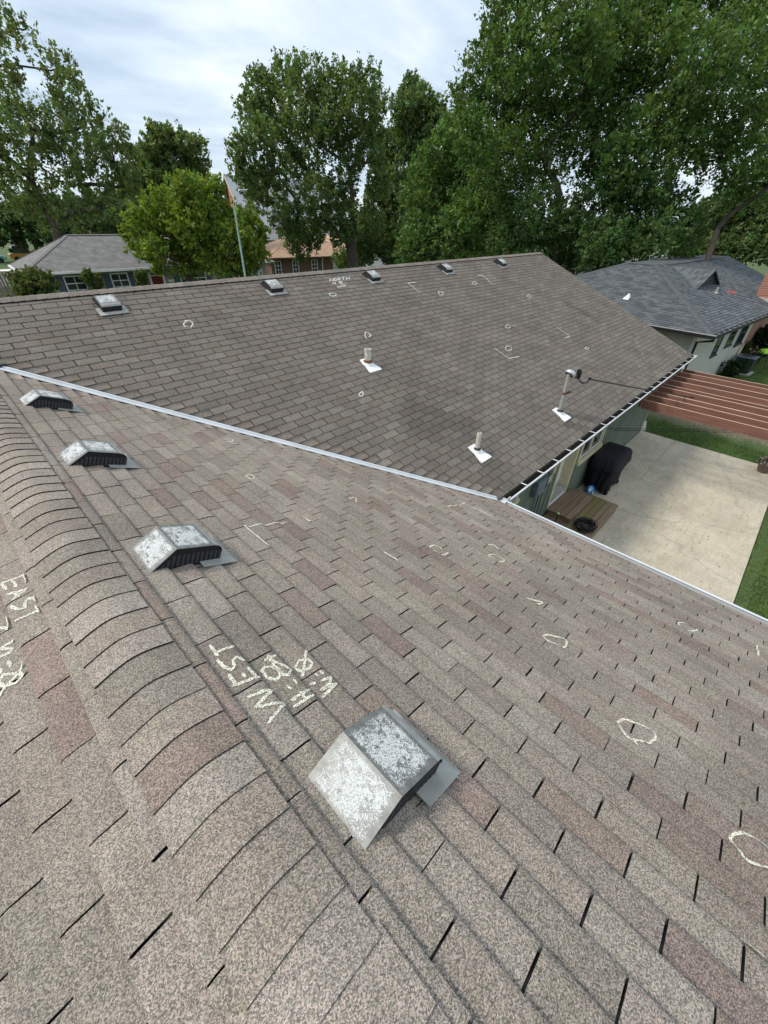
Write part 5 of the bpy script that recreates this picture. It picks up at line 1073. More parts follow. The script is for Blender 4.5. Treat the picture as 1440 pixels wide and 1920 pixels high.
def npipe(m): m.add([nf(1.6+a*0.8, 4.17+b*0.8, EZ+K*(1.6+a*0.8)+0.02) for a, b in ((-0.2, -0.16), (0.15, -0.1), (0.15, 0.12), (-0.2, 0.16))]+[nf(1.66, 4.17, EZ+K*1.66+0.17)], [(0,1,4),(1,2,4),(2,3,4),(3,0,4)])
part('pipe_boot', MA['lead_white'], nh, npipe); part('pipe_boot', MA['galv'], nh, lambda m: m.lathe([(0.12, 0), (0.05, 0.06), (0.045, 0.25)], nf(5.6, 1.95, EZ+K*1.95), 12))
part('chalk_circle', pm('red_chalk', (0.7, 0.12, 0.1), 0.9), nh, lambda m: m.tube([nf(7.25+0.22*math.cos(a), 1.75+0.16*math.sin(a), EZ+K*(1.75+0.16*math.sin(a))+0.022) for a in [2*math.pi*i/16 for i in range(17)]], 0.016, 5))
# air conditioner, bush, grill
ac = empty('air_conditioner', tuple(nf(7.75, 0.0, 0)), 'dark green-grey air conditioning unit on a slab by the neighbour wall', 'air conditioner'); ACM = pm('ac_metal', (0.045, 0.062, 0.066), 0.5, 0.2, scale=8); c = nf(7.75, -0.02, 0); Rz = Matrix.Rotation(math.radians(-6.5), 3, 'Z')
part('slab', MA['putty'], ac, lambda m: m.box((c[0], c[1], 0.04), (0.95, 0.95, 0.08), rot=Rz)); part('case', ACM, ac, lambda m: m.box((c[0], c[1], 0.44), (0.74, 0.74, 0.70), rot=Rz), bevel=0.05)
part('lid', MA['blue_grey'], ac, lambda m: m.box((c[0], c[1], 0.815), (0.80, 0.80, 0.05), rot=Rz), bevel=0.02); part('fan_guard', BLK, ac, lambda m: [m.tube([(c[0]+r_*math.cos(a), c[1]+r_*math.sin(a), 0.86+0.04*(1-r_/0.3)) for a in [2*math.pi*i/20 for i in range(21)]], 0.008, 5) for r_ in (0.08, 0.15, 0.22, 0.3)])
for i in range(16): part('case_louvre', BLK, ac, lambda m: m.box((c[0], c[1], 0.14+i*0.041), (0.752, 0.752, 0.012), rot=Rz))
kg = empty('kettle_grill', tuple(nf(9.35, -0.32, 0)), 'charcoal grill with lime green lid on thin black legs', 'grill'); kc = nf(9.35, -0.32, 0)
part('lid', pm('lime_enamel', (0.42, 0.72, 0.06), 0.3), kg, lambda m: m.lathe([(0.30, 0.0), (0.30, 0.02), (0.27, 0.10), (0.18, 0.17), (0.05, 0.2), (0.001, 0.2)], (kc[0], kc[1], 0.82), 20), smooth=True)
part('bowl', BLK, kg, lambda m: m.lathe([(0.001, 0.0), (0.12, 0.02), (0.23, 0.10), (0.29, 0.22)], (kc[0], kc[1], 0.597), 20), smooth=True)
for a in (0.4, 2.5, 4.6): part('leg', BLK, kg, lambda m: m.tube([(kc[0]+0.2*math.cos(a), kc[1]+0.2*math.sin(a), 0.64), (kc[0]+0.36*math.cos(a), kc[1]+0.36*math.sin(a), 0.0)], 0.014, 6))

# ------------------------------------------------------------------ houses across the street
def hip_house(name, o, deg, Lx, Ly, ez, k, label, wallm, roofm, ov=0.5, trim=None, capm=None, body=None):
    f = Fr(o, deg); h = empty(name, tuple(f(Lx/2, Ly/2, 0)), label, 'house'); d = Ly/2; zt = ez+k*d
    A, B, C_, D = f(0,0,ez), f(Lx,0,ez), f(Lx,Ly,ez), f(0,Ly,ez); E, F_ = f(d, d, zt), f(Lx-d, d, zt)
    roof_face('roof_slope', [A, B, F_, E], roofm, h); roof_face('roof_slope', [D, A, E], roofm, h); roof_face('roof_slope', [C_, D, E, F_], roofm, h); roof_face('roof_slope', [B, C_, F_], roofm, h)
    capm = capm or roofm
    for a, b in ((A, E), (D, E), (B, F_), (E, F_)): capline('hip_cap', a, b, 0.14, capm, h)
    part('wall', wallm, h, lambda m: hexa(m, f, (ov, ov, 0), (Lx-ov, Ly-ov, ez-0.04)))
    part('gutter', trim or MA['white_paint'], h, lambda m: (hexa(m, f, (-0.05, -0.12, ez-0.14), (Lx+0.05, 0.0, ez-0.01)), hexa(m, f, (-0.1, 0, ez-0.14), (0.0, Ly, ez-0.01))))
    part('soffit', trim or MA['white_paint'], h, lambda m: hexa(m, f, (0.02, 0.02, ez-0.16), (Lx-0.02, Ly-0.02, ez-0.13)))
    return h, f
def far_window(h, f, a, b, z0, z1, y, mat=None, bars=(1, 2), fm=None, shutters=None):
    w = part('window', mat or MA['glass'], h, lambda m: hexa(m, f, (a, y-0.02, z0), (b, y-0.01, z1)))
    def fr(m):
        for x0, x1, q0, q1 in ((a-0.07, a, z0-0.07, z1+0.07), (b, b+0.07, z0-0.07, z1+0.07), (a, b, z1, z1+0.07), (a, b, z0-0.09, z0)): hexa(m, f, (x0, y-0.06, q0), (x1, y-0.005, q1))
        for i in range(1, bars[0]+1): x = a+(b-a)*i/(bars[0]+1); hexa(m, f, (x-0.02, y-0.045, z0), (x+0.02, y-0.021, z1))
        for i in range(1, bars[1]+1): z = z0+(z1-z0)*i/(bars[1]+1); hexa(m, f, (a, y-0.044, z-0.025), (b, y-0.021, z+0.025))
    part('window_frame', fm or MA['white_paint'], w, fr)
    if shutters:
        for x0, x1 in ((a-0.08-0.42, a-0.08), (b+0.08, b+0.5)): part('shutter', shutters, h, lambda m: hexa(m, f, (x0, y-0.05, z0-0.05), (x1, y-0.006, z1+0.05)))
GRB = brick_mat('grey_brick', (0.27, 0.255, 0.22), (0.33, 0.31, 0.27), (0.3, 0.28, 0.25)); GRR = lam_mat('grey_shingles', (0.165, 0.155, 0.145), (0.235, 0.222, 0.208), 0.14, 0.3)
h1, f1 = hip_house('house', (4.97, 37.97, 0), -4, 17.3, 7.3, 3.22, 0.5, 'low grey brick ranch house with blue shutters across the street', GRB, GRR, capm=pm('grey_cap', (0.2, 0.19, 0.178), 0.95, fine=0.2, fscale=30))
SHU = pm('blue_grey_shutter', (0.075, 0.105, 0.14), 0.7); yw = 0.5; off = lambda x: (x-4.97)*0.985
for a, b in ((7.15, 8.25), (9.95, 10.95)): far_window(h1, f1, off(a), off(b), 1.3, 2.85, yw, shutters=SHU, bars=(1, 3))
far_window(h1, f1, off(14.7), off(16.6), 1.2, 2.85, yw, bars=(2, 2), shutters=SHU)
d1 = part('door', pm('dark_red_door', (0.16, 0.025, 0.02), 0.5), h1, lambda m: hexa(m, f1, (off(12.55), yw-0.04, 0.6), (off(13.35), yw-0.005, 2.75))); part('door_frame', MA['white_paint'], d1, lambda m: [hexa(m, f1, (off(x0), yw-0.08, 0.6), (off(x1), yw-0.003, 2.85)) for x0, x1 in ((12.4, 12.55), (13.35, 13.5))]); part('screen_bar', MA['white_paint'], d1, lambda m: [hexa(m, f1, (off(12.55), yw-0.07, z), (off(13.35), yw-0.041, z+0.06)) for z in (1.2, 1.9, 2.6)])
part('mailbox', BLK, h1, lambda m: hexa(m, f1, (off(13.75), yw-0.15, 1.75), (off(14.1), yw-0.003, 1.95))); part('house_number_plate', MA['white_paint'], h1, lambda m: hexa(m, f1, (off(13.72), yw-0.03, 2.15), (off(14.15), yw-0.003, 2.3)))
for a, b in ((18.3, 19.6), (20.0, 21.7)):
    gd = part('garage_door', pm('pale_blue_garage', (0.5, 0.56, 0.6), 0.6) if a < 19 else bpy.data.materials['pale_blue_garage'], h1, lambda m: hexa(m, f1, (off(a), yw-0.05, 0.1), (off(b), yw-0.005, 2.6)))
    part('door_rail', MA['white_paint'], gd, lambda m: [hexa(m, f1, (off(a), yw-0.07, 0.6+i*0.5), (off(b), yw-0.051, 0.63+i*0.5)) for i in range(4)])
# fence at the left
fm_ = wood_mat('grey_fence', (0.16, 0.13, 0.10), (0.26, 0.22, 0.175), st=(9, 9, 0.6)); fe = empty('fence', (2.0, 40.5, 0), 'grey wooden board fence left of the ranch house', 'fence')
for i in range(36): part('board', fm_, fe, lambda m: m.bbox((-1.2+i*0.17, 40.5+random.uniform(-.01, .01), 0.02), (-1.2+i*0.17+0.158, 40.53, 3.2+random.uniform(-.02, .02))))
part('rail', fm_, fe, lambda m: (m.bbox((-1.2, 40.54, 2.2), (4.9, 40.58, 2.3)), m.bbox((-1.2, 40.54, 0.6), (4.9, 40.58, 0.7))))
# brown house
BRS = pm('brown_siding', (0.17, 0.105, 0.075), 0.8, var=0.12, scale=1.0, stretch=(0.3, 0.3, 9)); TAN = lam_mat('tan_shingles', (0.40, 0.245, 0.155), (0.52, 0.34, 0.23), 0.14, 0.3)
h2, f2 = hip_house('house', (28.3, 47.3, 0), -14, 11.8, 9.0, 2.55, 0.42, 'brown house with orange-tan hip roof and white windows', BRS, TAN, trim=pm('brown_trim', (0.12, 0.075, 0.05), 0.7), capm=pm('tan_cap', (0.44, 0.28, 0.18), 0.95))
for a in (0.95, 3.05, 5.4): far_window(h2, f2, a, a+0.62, 0.95, 2.15, 0.5, bars=(1, 2))
far_window(h2, f2, 8.2, 9.2, 0.9, 2.2, 0.5, mat=pm('pale_blind', (0.5, 0.5, 0.47), 0.8), bars=(0, 1)); part('downspout', MA['white_paint'], h2, lambda m: m.tube([f2(6.7, 0.0, 2.45), f2(6.7, 0.42, 2.1), f2(6.7, 0.42, 0.1)], 0.06, 6))
part('vent_pipe', MA['rust'], h2, lambda m: m.lathe([(0.06, 0), (0.06, 0.5)], f2(3.0, 1.6, 3.15), 8))
h3, f3 = hip_house('house', (40.0, 52.0, 0), -14, 12.5, 9.5, 2.7, 0.42, 'second tan roofed house with white wall behind the maple', MA['white_paint'], TAN, capm=bpy.data.materials['tan_cap'])
# brick building with carved porch and church
bk = empty('brick_building', (38.5, 66, 0), 'small red brick building with grey gabled roof and dark porch', 'building'); fb = Fr((34.6, 62.0, 0), -8); SLG = lam_mat('grey_far_roof', (0.20, 0.19, 0.18), (0.27, 0.26, 0.25), 0.2, 0.4)
part('wall', RB, bk, lambda m: hexa(m, fb, (0.4, 1.5, 0), (6.6, 8, 3.5))); roof_face('roof_slope', [fb(-0.2, 0, 3.5), fb(7.2, 0, 3.5), fb(5.7, 2.6, 4.95), fb(1.3, 2.6, 4.95)], SLG, bk); roof_face('roof_slope', [fb(7.2, 0, 3.5), fb(7.2, 8, 3.5), fb(5.7, 5.4, 4.95), fb(5.7, 2.6, 4.95)], SLG, bk); roof_face('roof_slope', [fb(1.3, 2.6, 4.95), fb(5.7, 2.6, 4.95), fb(5.7, 5.4, 4.95), fb(1.3, 5.4, 4.95)], SLG, bk)
for i in range(7): part('porch_post', MA['white_paint'], bk, lambda m: hexa(m, fb, (3.0+i*0.33, 0.3, 0.3), (3.06+i*0.33, 0.36, 3.4)))
part('porch_wall', BLK, bk, lambda m: hexa(m, fb, (2.8, 1.45, 0.2), (5.2, 1.49, 3.3))); part('door', pm('maroon_door', (0.13, 0.02, 0.02), 0.6), bk, lambda m: hexa(m, fb, (5.4, 1.44, 0.2), (6.4, 1.49, 3.0)))
chh = empty('church', (58, 92, 0), 'tall church with red brick gable and huge pale grey roof behind trees', 'church'); fc = Fr((51.0, 88.5, 0), -5); CHR = lam_mat('pale_slate', (0.42, 0.425, 0.44), (0.49, 0.495, 0.505), 0.25, 0.5)
OR_ = brick_mat('orange_brick', (0.42, 0.13, 0.06), (0.5, 0.18, 0.085)); hw_, rz, ez_ = 8.0, 12.75, 2.2
part('gable_wall', OR_, chh, lambda m: m.prism([fc(0.3, 0.3, 0), fc(0.3, hw_+1.2, 0), fc(0.3, hw_+1.2, rz-2.4), fc(0.3, hw_, rz-0.4), fc(0.3, 0.3, ez_)], fc.x*0.4))
part('side_wall', OR_, chh, lambda m: hexa(m, fc, (1.0, 0.4, 0), (26, 0.8, ez_)))
roof_face('roof_slope', [fc(0, 0, ez_), fc(26, 0, ez_), fc(26, hw_, rz), fc(0, hw_, rz)], CHR, chh, th=0.25); roof_face('roof_slope', [fc(26, hw_+1.5, rz-2.3), fc(0, hw_+1.5, rz-2.3), fc(0, hw_, rz), fc(26, hw_, rz)], CHR, chh, th=0.25)
part('barge_board', pm('dark_barge', (0.05, 0.035, 0.03), 0.7), chh, lambda m: m.prism([fc(-0.1, hw_+1.5, 0), fc(-0.1, hw_+0.6, 0), fc(-0.1, hw_+0.2, rz-0.6), fc(-0.1, hw_, rz+0.1), fc(-0.1, hw_+1.5, rz-2.3)], fc.x*0.35))
part('rake_trim', pm('cream_rake', (0.6, 0.55, 0.45), 0.7), chh, lambda m: m.prism([fc(-0.12, 0, ez_-0.3), fc(-0.12, hw_, rz-0.45), fc(-0.12, hw_, rz-0.02), fc(-0.12, 0, ez_+0.05)], fc.x*0.1))
part('roof_vent', MA['white_paint'], chh, lambda m: m.box(fc(9, 3.3, ez_+3.3*(rz-ez_)/hw_+0.25), (0.5, 0.5, 0.5)))
# parked vehicles far left
for k, (x, y, c, lab, gl) in enumerate(((3.4, 93, (0.72, 0.75, 0.78), 'white car parked far off behind the ranch house', 0), (9.6, 95, (0.18, 0.42, 0.33), 'green car parked far off beside the maple trunk', 0), (14.6, 97, (0.55, 0.3, 0.06), 'amber van far off behind the maple trunk', 1))):
    cr = empty('parked_car', (x, y, 0.03), lab, 'car', 'cars far off'); bm_ = pm('car_paint_%d' % k, c, 0.3); t_ = 0.5*gl
    def prof(m, pts, y0, y1): m.prism([(x+a, y0, 0.03+b) for a, b in pts], (0, y1-y0, 0))
    part('body', bm_, cr, lambda m: prof(m, [(-2.1, 0.3), (2.1, 0.3), (2.15, 0.75), (1.2, 0.95), (-1.9, 1.0), (-2.15, 0.8)], y-0.85, y+0.85)); part('cabin', MA['glass'], cr, lambda m: prof(m, [(-1.7, 0.98), (0.9, 0.97), (0.3, 1.45+t_), (-1.3, 1.47+t_)], y-0.75, y+0.75)); part('roof', bm_, cr, lambda m: prof(m, [(-1.35, 1.475+t_), (0.35, 1.455+t_), (0.3, 1.5+t_), (-1.3, 1.52+t_)], y-0.76, y+0.76))
    for wx_ in (-1.35, 1.35):
        for wy_ in (-0.8, 0.8): part('wheel', BLK, cr, lambda m: m.lathe([(0.2, -0.1), (0.32, -0.09), (0.32, 0.09), (0.2, 0.1)], (x+wx_, y+wy_, 0.35), 14, ax=Matrix.Rotation(math.radians(90), 3, 'X')))
# street lamp
sl_ = empty('street_lamp', (12.3, 24.0, 0), 'slim pale green steel street lamp in front of the round tree', 'street lamp'); LG = pm('lamp_green', (0.36, 0.47, 0.43), 0.5, 0.2)
part('pole', LG, sl_, lambda m: m.tube([(12.3, 24, 0), (12.35, 24, 6.7)], [0.065, 0.04], 10)); part('arm', LG, sl_, lambda m: m.tube([(12.37, 24, 6.3), (12.48, 24, 6.75), (12.6, 24, 7.1), (12.78, 24, 7.26)], [0.022, 0.02, 0.018, 0.016], 8))
part('lamp_head', MA['white_metal'], sl_, lambda m: m.prism([(12.72, 23.92, 7.22), (13.15, 23.9, 7.25), (13.18, 24.1, 7.25), (12.72, 24.08, 7.22)], (0.02, 0, 0.06)), bevel=0.02); part('lens', MA['putty'], sl_, lambda m: m.bbox((12.8, 23.94, 7.19), (13.05, 24.06, 7.222)))

# ------------------------------------------------------------------ trees and shrubs
BARK = pm('bark', (0.075, 0.06, 0.047), 0.95, var=0.35, scale=3, stretch=(4, 4, 0.7), bump=0.6, bscale=12)
BARKL = pm('bark_pale', (0.20, 0.16, 0.12), 0.95, var=0.3, scale=3, stretch=(4, 4, 0.7), bump=0.6, bscale=12)
def leaves(lobes, size, dens, base_col, spray=0.35, up=0.55, shell=0.55, nl=16):
    """lobes: list of (centre, radius). Leaves sit along short outward/upward sprays so that the crown breaks up into clumps"""
    Q = []; Cc = []
    allc = np.array([c for c, r in lobes]); mid = allc.mean(0)
    for c, r in lobes:
        ns = max(6, int(dens*r*r/nl))
        d = rng.normal(size=(ns, 3)); d /= np.linalg.norm(d, axis=1)[:, None]
        rad = r*(shell+(1-shell)*rng.random((ns, 1))**0.7)*rng.uniform(0.75, 1.12, (ns, 1)); inner = rng.random((ns, 1)) < 0.15; rad = np.where(inner, rad*rng.random((ns, 1)), rad)
        p0 = c+d*rad*np.array([1, 1, 0.85])
        o = p0-mid; o /= (np.linalg.norm(o, axis=1)[:, None]+1e-6)
        dr = 0.45*d+0.35*o+np.array([0, 0, up])+rng.normal(size=(ns, 3))*0.35; dr /= np.linalg.norm(dr, axis=1)[:, None]
        L = spray*r**0.5*rng.uniform(0.5, 1.5, (ns, 1))
        tt = rng.random((ns, nl, 1)); jit = rng.normal(size=(ns, nl, 3))*(0.14*L[:, None, :]*(1.25-tt)+size*0.4)
        p = (p0[:, None, :]+dr[:, None, :]*L[:, None, :]*tt+jit).reshape(-1, 3); n = len(p)
        a = 0.5*np.repeat(dr, nl, 0)+rng.normal(size=(n, 3))*0.7; a /= np.linalg.norm(a, axis=1)[:, None]
        nn = rng.normal(size=(n, 3))+np.array([0, 0, 0.7]); b = np.cross(nn, a); b /= np.linalg.norm(b, axis=1)[:, None]
        s = size*rng.uniform(0.6, 1.35, (n, 1))*np.repeat(rng.uniform(0.65, 1.35, (ns, 1)), nl, 0); q = np.stack([p-a*s, p+b*s*0.62, p+a*s, p-b*s*0.62], 1); Q.append(q)
        k = np.repeat(rng.uniform(0.72, 1.35, (ns, 1)), nl, 0)*rng.uniform(0.75, 1.3, (n, 1)); yel = np.repeat(rng.random((ns, 1)), nl, 0)
        col = np.array(base_col)*k; col[:, 0] *= (0.8+0.42*yel[:, 0]); Cc.append(np.clip(col, 0, 1))
    return np.concatenate(Q), np.concatenate(Cc)
def limb_tree(m, root, lobes, r0, bend=0.13, minr=0.03, forks=None):
    """minimum spanning tree from the fork through the lobe centres, radius by the weight it carries"""
    nodes = [Vector(root)]+[Vector(f) for f in (forks or [])]; par = [-1]+[0]*len(forks or []); nf_ = len(nodes)
    rest = [Vector(c) for c, r in lobes]
    while rest:
        best = None
        for i, c in enumerate(rest):
            for j, q in enumerate(nodes):
                w = (c-q).length+0.35*max(0, q.z-c.z)+0.18*(q-nodes[0]).length
                if best is None or w < best[0]: best = (w, i, j)
        _, i, j = best; nodes.append(rest.pop(i)); par.append(j)
    wt = [1.0]*len(nodes)
    for i in range(len(nodes)-1, 0, -1): wt[par[i]] += wt[i]
    rad = [max(minr, r0*(w/wt[0])**0.62) for w in wt]
    dirs = [Vector((0, 0, 1))]+[(nodes[i]-nodes[par[i]]).normalized() for i in range(1, len(nodes))]
    for i in range(1, len(nodes)):
        a, b = nodes[par[i]], nodes[i]; d = b-a; ln = d.length; n = 7
        t0 = (dirs[par[i]]*0.75+d.normalized()*0.5)*ln; t1 = (d.normalized()*0.8+Vector((0, 0, 0.25)))*ln
        ra = min(rad[par[i]], rad[i]*1.3); pts = []
        for k in range(n+1):
            t = k/n; h = (2*t**3-3*t*t+1, t**3-2*t*t+t, -2*t**3+3*t*t, t**3-t*t)
            pts.append(a*h[0]+t0*h[1]+b*h[2]+t1*h[3]+Vector((random.uniform(-1, 1), random.uniform(-1, 1), random.uniform(-1, 1)))*ln*0.014)
        m.tube(pts, [ra+(rad[i]*0.75-ra)*k/n for k in range(n+1)], 7, cap=False)
    for c, r in lobes:                               # twigs
        c = Vector(c)
        for k in range(7):
            d = Vector((random.gauss(0, 1), random.gauss(0, 1), random.gauss(0.5, 0.8))).normalized()*r*random.uniform(0.7, 1.05); e = c+d
            m.tube([c, c+d*0.5+Vector((0, 0, r*0.08)), e], [minr*0.9, minr*0.6, minr*0.25], 5, cap=False)
DM = 16.0
def tree(name, label, group, D, lobes_px, base_px, size=None, dens=60, col=(0.045, 0.08, 0.02), r0=0.35, jit=0.5, cat='tree', fork=None, bark=None, up=0.55, spray=0.35, depth=1.0, shell=0.55, fit=0.95):
    lob = []
    for (px, py, rp) in lobes_px:
        Dj = D+random.uniform(-1, 1)*jit*depth; c = at(px, py, Dj); z = (c-CAM)@CF
        lob.append((c, rp*z/FPX*fit))
    b = at(*base_px, D); b = np.array([b[0], b[1], 0.0]); t = empty(name, tuple(b), label, cat, group)
    fk = at(*fork, D) if fork else b+np.array([0, 0, 3.0]); m = MB()
    m.tube([b-np.array([0, 0, 0.1]), b+np.array([0, 0, 0.5]), b*0.6+fk*0.4+np.array([random.uniform(-.1, .1), random.uniform(-.1, .1), 0]), fk], [r0*1.5, r0*1.15, r0, r0*0.92], 12)
    limb_tree(m, fk, lob, r0*0.85, minr=0.00045*D); m.build('trunk', bark or BARK, t, smooth=True)
    q, c = leaves(lob, size or 0.0026*D, dens*DM, col, up=up, spray=spray, shell=shell); quads_object('crown', q, MA['leaf'], t, col=c); return t
G1 = 'trees beyond the roof'
MAPLE = (0.135, 0.185, 0.065)
tree('maple_tree', 'tall airy maple with dark forked trunk at the left edge', G1, 52, [(20, 60, 42), (-10, 130, 50), (15, 190, 50), (60, 250, 48), (10, 290, 52), (-25, 230, 50), (110, 130, 40), (128, 190, 46), (100, 250, 46), (150, 240, 46), (170, 290, 48), (210, 255, 36), (215, 310, 44), (120, 310, 46), (60, 340, 46), (160, 350, 42), (230, 350, 36), (20, 370, 46), (85, 395, 36), (130, 400, 36), (190, 390, 34), (-30, 60, 45), (-30, 330, 46)], (88, 470), dens=20, col=MAPLE, r0=0.5, jit=3, fork=(110, 430), up=0.8, spray=0.5)
tree('maple_tree', 'slimmer pointed maple rising behind the round tree', G1, 60, [(300, 262, 26), (292, 300, 32), (335, 275, 30), (368, 282, 22), (340, 315, 34), (300, 335, 32), (262, 300, 26), (370, 320, 24), (255, 350, 34), (290, 375, 30)], (245, 470), dens=50, col=MAPLE, r0=0.4, jit=2, fork=(255, 400), up=0.9, spray=0.5)
tree('round_tree', 'dense bright green round tree in front of the ranch house', G1, 33, [(365, 385, 50), (310, 395, 46), (270, 420, 40), (415, 404, 36), (462, 412, 30), (350, 360, 36), (395, 360, 34), (330, 440, 48), (290, 470, 34), (260, 455, 26), (390, 440, 50), (440, 450, 46), (470, 470, 34), (350, 490, 40), (410, 490, 40), (450, 500, 32), (300, 500, 20), (370, 420, 52), (485, 435, 22)], (345, 530), dens=120, col=(0.16, 0.225, 0.03), r0=0.2, jit=1.8, fork=(350, 505), size=0.10, up=0.4, spray=0.42, fit=0.80)
tree('maple_tree', 'broad spreading maple behind the tan roofed house', G1, 43, [(490, 170, 34), (535, 150, 36), (580, 155, 40), (630, 165, 40), (680, 165, 38), (470, 210, 30), (510, 215, 44), (565, 215, 46), (620, 220, 46), (675, 215, 42), (705, 190, 26), (490, 260, 40), (540, 270, 42), (600, 270, 40), (655, 265, 40), (695, 250, 32), (455, 285, 30), (458, 325, 26), (485, 330, 36), (520, 325, 38), (478, 358, 26), (575, 320, 36), (490, 375, 26), (655, 320, 32), (560, 390, 36), (600, 360, 36), (610, 410, 38), (555, 435, 26), (580, 455, 24), (640, 370, 30), (660, 410, 32), (530, 390, 24), (545, 440, 24), (560, 472, 20), (690, 420, 30), (640, 440, 28), (585, 440, 26), (700, 300, 30), (705, 350, 28), (525, 420, 20)], (668, 500), dens=54, col=(0.125, 0.18, 0.058), r0=0.48, jit=3, fork=(655, 440), up=0.6, spray=0.42)
tree('maple_tree', 'thin crowned tree between the broad maple and the dark trees', G1, 50, [(770, 170, 24), (790, 195, 28), (755, 205, 24), (815, 215, 26), (770, 240, 34), (805, 255, 32), (740, 275, 34), (780, 290, 38), (725, 310, 30), (745, 350, 36), (780, 345, 36), (710, 380, 32), (745, 400, 36), (720, 440, 36), (760, 445, 36), (690, 455, 28), (735, 475, 30), (680, 480, 26), (650, 490, 24)], (745, 510), dens=66, col=(0.115, 0.17, 0.06), r0=0.4, jit=2.5, fork=(735, 450), up=0.8, spray=0.45)
DK = (0.102, 0.172, 0.044)
tree('dense_tree', 'bushy green tree in front of the tall dark trees', G1, 37, [(860, 260, 40), (830, 300, 44), (890, 300, 46), (800, 330, 36), (850, 345, 50), (900, 355, 46), (790, 375, 38), (830, 395, 46), (880, 405, 50), (920, 400, 44), (790, 430, 40), (830, 445, 44), (880, 460, 44), (930, 455, 40), (800, 475, 34), (850, 485, 32), (910, 490, 30), (770, 470, 30)], (860, 520), dens=105, col=(0.12, 0.20, 0.054), r0=0.4, jit=2.5, fork=(865, 440), up=0.1, spray=0.4)
tree('tall_tree', 'tall dark tree with pale trunk showing above the roof gable', G1, 32, [(880, 190, 40), (870, 235, 36), (905, 140, 42), (930, 190, 48), (920, 90, 34), (950, 40, 44), (960, 110, 50), (985, 170, 50), (940, 240, 50), (900, 270, 40), (990, 240, 54), (1010, 20, 50), (1020, 90, 54), (1040, 160, 54), (1045, 230, 50), (960, 290, 50), (1020, 300, 50), (1080, 40, 50), (1090, 110, 52), (950, -20, 44), (1040, -40, 54), (930, 330, 44), (985, 350, 46), (1090, 190, 44)], (1055, 520), dens=84, col=DK, r0=0.24, jit=3, fork=(1048, 370), bark=BARK, up=0.25, spray=0.5)
tree('tall_tree', 'tall dark leaning tree in the middle of the right tree mass', G1, 33, [(1130, 50, 52), (1110, 130, 50), (1150, 110, 52), (1180, 30, 54), (1210, 90, 54), (1190, 170, 54), (1130, 190, 50), (1240, 150, 52), (1240, 30, 52), (1150, 240, 50), (1210, 240, 52), (1110, 270, 46), (1260, 220, 50), (1170, 300, 48), (1230, 300, 46), (1120, 330, 44), (1180, -40, 56), (1270, 80, 46), (1280, 280, 44)], (1165, 520), dens=84, col=DK, r0=0.27, jit=3, fork=(1165, 400), up=0.35, spray=0.5)
tree('tall_tree', 'tall dark tree at the right edge of the picture', G1, 32, [(1310, 40, 54), (1320, 120, 52), (1370, 70, 54), (1300, 190, 48), (1360, 160, 54), (1420, 120, 54), (1410, 30, 54), (1330, 240, 48), (1390, 230, 54), (1440, 200, 54), (1350, 300, 44), (1410, 300, 50), (1460, 280, 50), (1300, -30, 54), (1390, -40, 56), (1440, 350, 42), (1380, 350, 36), (1470, 80, 50)], (1330, 520), dens=80, col=DK, r0=0.16, jit=3, fork=(1345, 430), up=0.5, spray=0.55)
tree('understory_tree', 'low dark tree filling the gap above the neighbour roof', G1, 31.5, [(960, 410, 44), (1010, 400, 46), (960, 460, 44), (1010, 455, 46), (1060, 420, 44), (1110, 400, 46), (1080, 460, 46), (1130, 450, 48), (1170, 400, 46), (1180, 455, 46), (1220, 390, 42), (1230, 440, 46), (1270, 400, 40), (1280, 450, 40), (1160, 350, 40), (1060, 490, 36), (1000, 495, 34), (1120, 490, 34), (1220, 345, 40)], (1120, 540), dens=105, col=(0.085, 0.15, 0.045), r0=0.3, jit=2, fork=(1125, 470), up=0.05, spray=0.45)
tree('olive_tree', 'lighter olive green tree far off at the right edge', G1, 62, [(1330, 400, 34), (1370, 390, 36), (1410, 400, 38), (1310, 440, 34), (1350, 440, 38), (1395, 440, 38), (1435, 430, 38), (1330, 470, 30), (1380, 470, 32), (1430, 465, 32), (1290, 465, 24)], (1370, 520), dens=46, col=(0.10, 0.15, 0.05), r0=0.4, jit=3, fork=(1370, 460))
for i, (x0, D, lab, n) in enumerate(((60, 95, 'row of distant green trees at the left horizon', 7), (190, 90, 'distant bushy trees behind the ranch house roof', 6), (250, 75, 'low trees behind the ranch roof ridge', 4))):
    tree('distant_tree', lab, 'distant trees', D, [(x0-90+j*30, 395+random.uniform(-14, 22), 34) for j in range(n)]+[(x0-80+j*32, 440, 30) for j in range(n)], (x0, 450), dens=8, col=(0.07, 0.115, 0.042), r0=0.3, jit=3, fork=(x0, 440), size=0.3)
def shrub(name, label, c, r, h, n, col, size=0.06, stem=True, up=0.4):
    t = empty(name, (c[0], c[1], 0), label, 'shrub', 'shrubs'); lob = []
    for k in range(9):
        a = random.uniform(0, 6.28); rr = r*0.55*math.sqrt(random.random()); lob.append((np.array([c[0]+rr*math.cos(a), c[1]+rr*math.sin(a), h*random.uniform(0.3, 0.78)]), r*random.uniform(0.38, 0.55)))
    q, cc = leaves(lob, size, n/(9*(0.46*r)**2), col, spray=0.3, up=up); q[:, :, 2] = np.maximum(q[:, :, 2], 0.01); quads_object('foliage', q, MA['leaf'], t, col=cc)
    part('stem', BARK, t, lambda m: [m.tube([(c[0], c[1], 0), tuple(l[0])], [0.03, 0.012], 5) for l in lob[:5]]); return t
shrub('round_shrub', 'round yellow-green shrub at the ranch house corner', (4.75, 35.6), 1.45, 4.35, 11000, (0.10, 0.13, 0.035), 0.08)
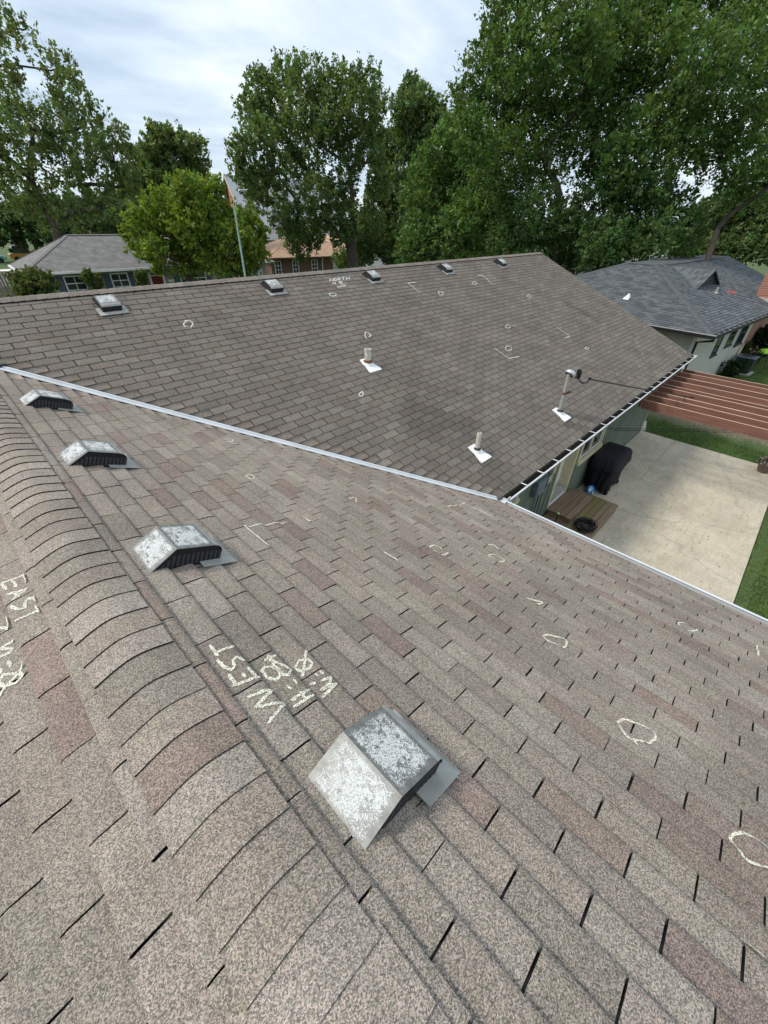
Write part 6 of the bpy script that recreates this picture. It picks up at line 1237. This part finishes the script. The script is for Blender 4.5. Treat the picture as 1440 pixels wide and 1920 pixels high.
shrub('upright_shrub', 'upright shrub before the first ranch house window', (8.35, 37.0), 0.6, 4.0, 4500, (0.10, 0.135, 0.03), 0.07, up=0.9); shrub('upright_shrub', 'upright shrub before the second ranch house window', (11.25, 36.6), 0.6, 4.0, 4500, (0.10, 0.135, 0.03), 0.07, up=0.9)
c_ = nf(6.4, 0.1, 0); shrub('low_bush', 'low dark bush at the foot of the pale siding', (c_[0], c_[1]), 0.55, 0.75, 2600, (0.03, 0.055, 0.018), 0.05)
c_ = nf(8.95, 0.28, 0); shrub('low_bush', 'bush against the brick wall behind the lime grill', (c_[0], c_[1]), 0.6, 1.3, 2600, (0.05, 0.085, 0.022), 0.05)
c_ = nf(10.6, -0.1, 0); shrub('low_bush', 'ivy clump hanging under the neighbour gutter by brick', (c_[0], c_[1]), 0.9, 2.6, 3200, (0.02, 0.04, 0.014), 0.06)

# ------------------------------------------------------------------ small litter: leaf bits and twigs on the concrete and shingles
def litter(name, pts, normal_u, normal_v, size, cols, label, parent=None):
    n = len(pts); a = rng.uniform(0, 6.28, n)[:, None]; u = np.array(normal_u)*np.cos(a)+np.array(normal_v)*np.sin(a); v = -np.array(normal_u)*np.sin(a)+np.array(normal_v)*np.cos(a)
    s = size*rng.uniform(0.5, 1.5, (n, 1)); q = np.stack([pts-u*s, pts+v*s*0.4, pts+u*s, pts-v*s*0.4], 1); c = np.array(cols)[rng.integers(0, len(cols), n)]
    o = quads_object(name, q, MA['leaf'], parent, base=tuple(pts.mean(0)) if parent is None else (0, 0, 0), col=c); return o
pp = np.column_stack([rng.uniform(9.0, 16.3, 260), rng.uniform(0.65, 4.55, 260), np.full(260, PT+0.006)])
tag(litter('leaf_litter', pp, (1, 0, 0), (0, 1, 0), 0.022, [(0.12, 0.09, 0.05), (0.2, 0.15, 0.09), (0.55, 0.5, 0.42), (0.08, 0.06, 0.04)], ''), 'scattered dry leaf bits on the concrete patio', 'litter', kind='stuff')
k = 130; uu, vv = rng.uniform(-1.0, 5.0, k), rng.uniform(0.3, 5.0, k); pr = np.array([SW(u, v, 0.016) for u, v in zip(uu, vv) if u+v*CA < VAL-0.2])
tag(litter('grit', pr, SW.u, SW.v, 0.006, [(0.7, 0.68, 0.6), (0.5, 0.45, 0.38), (0.09, 0.07, 0.05)], '', west), kind='stuff')
k = 160; uu, vv = rng.uniform(0.5, 16.0, k), rng.uniform(0.3, 6.3, k); pr = np.array([SB(u, v, 0.012) for u, v in zip(uu, vv) if u+(YR-v*CA) > VAL+0.2])
tag(litter('grit', pr, SB.u, SB.v, 0.011, [(0.6, 0.58, 0.5), (0.09, 0.07, 0.05), (0.16, 0.1, 0.05)], '', north), kind='stuff')
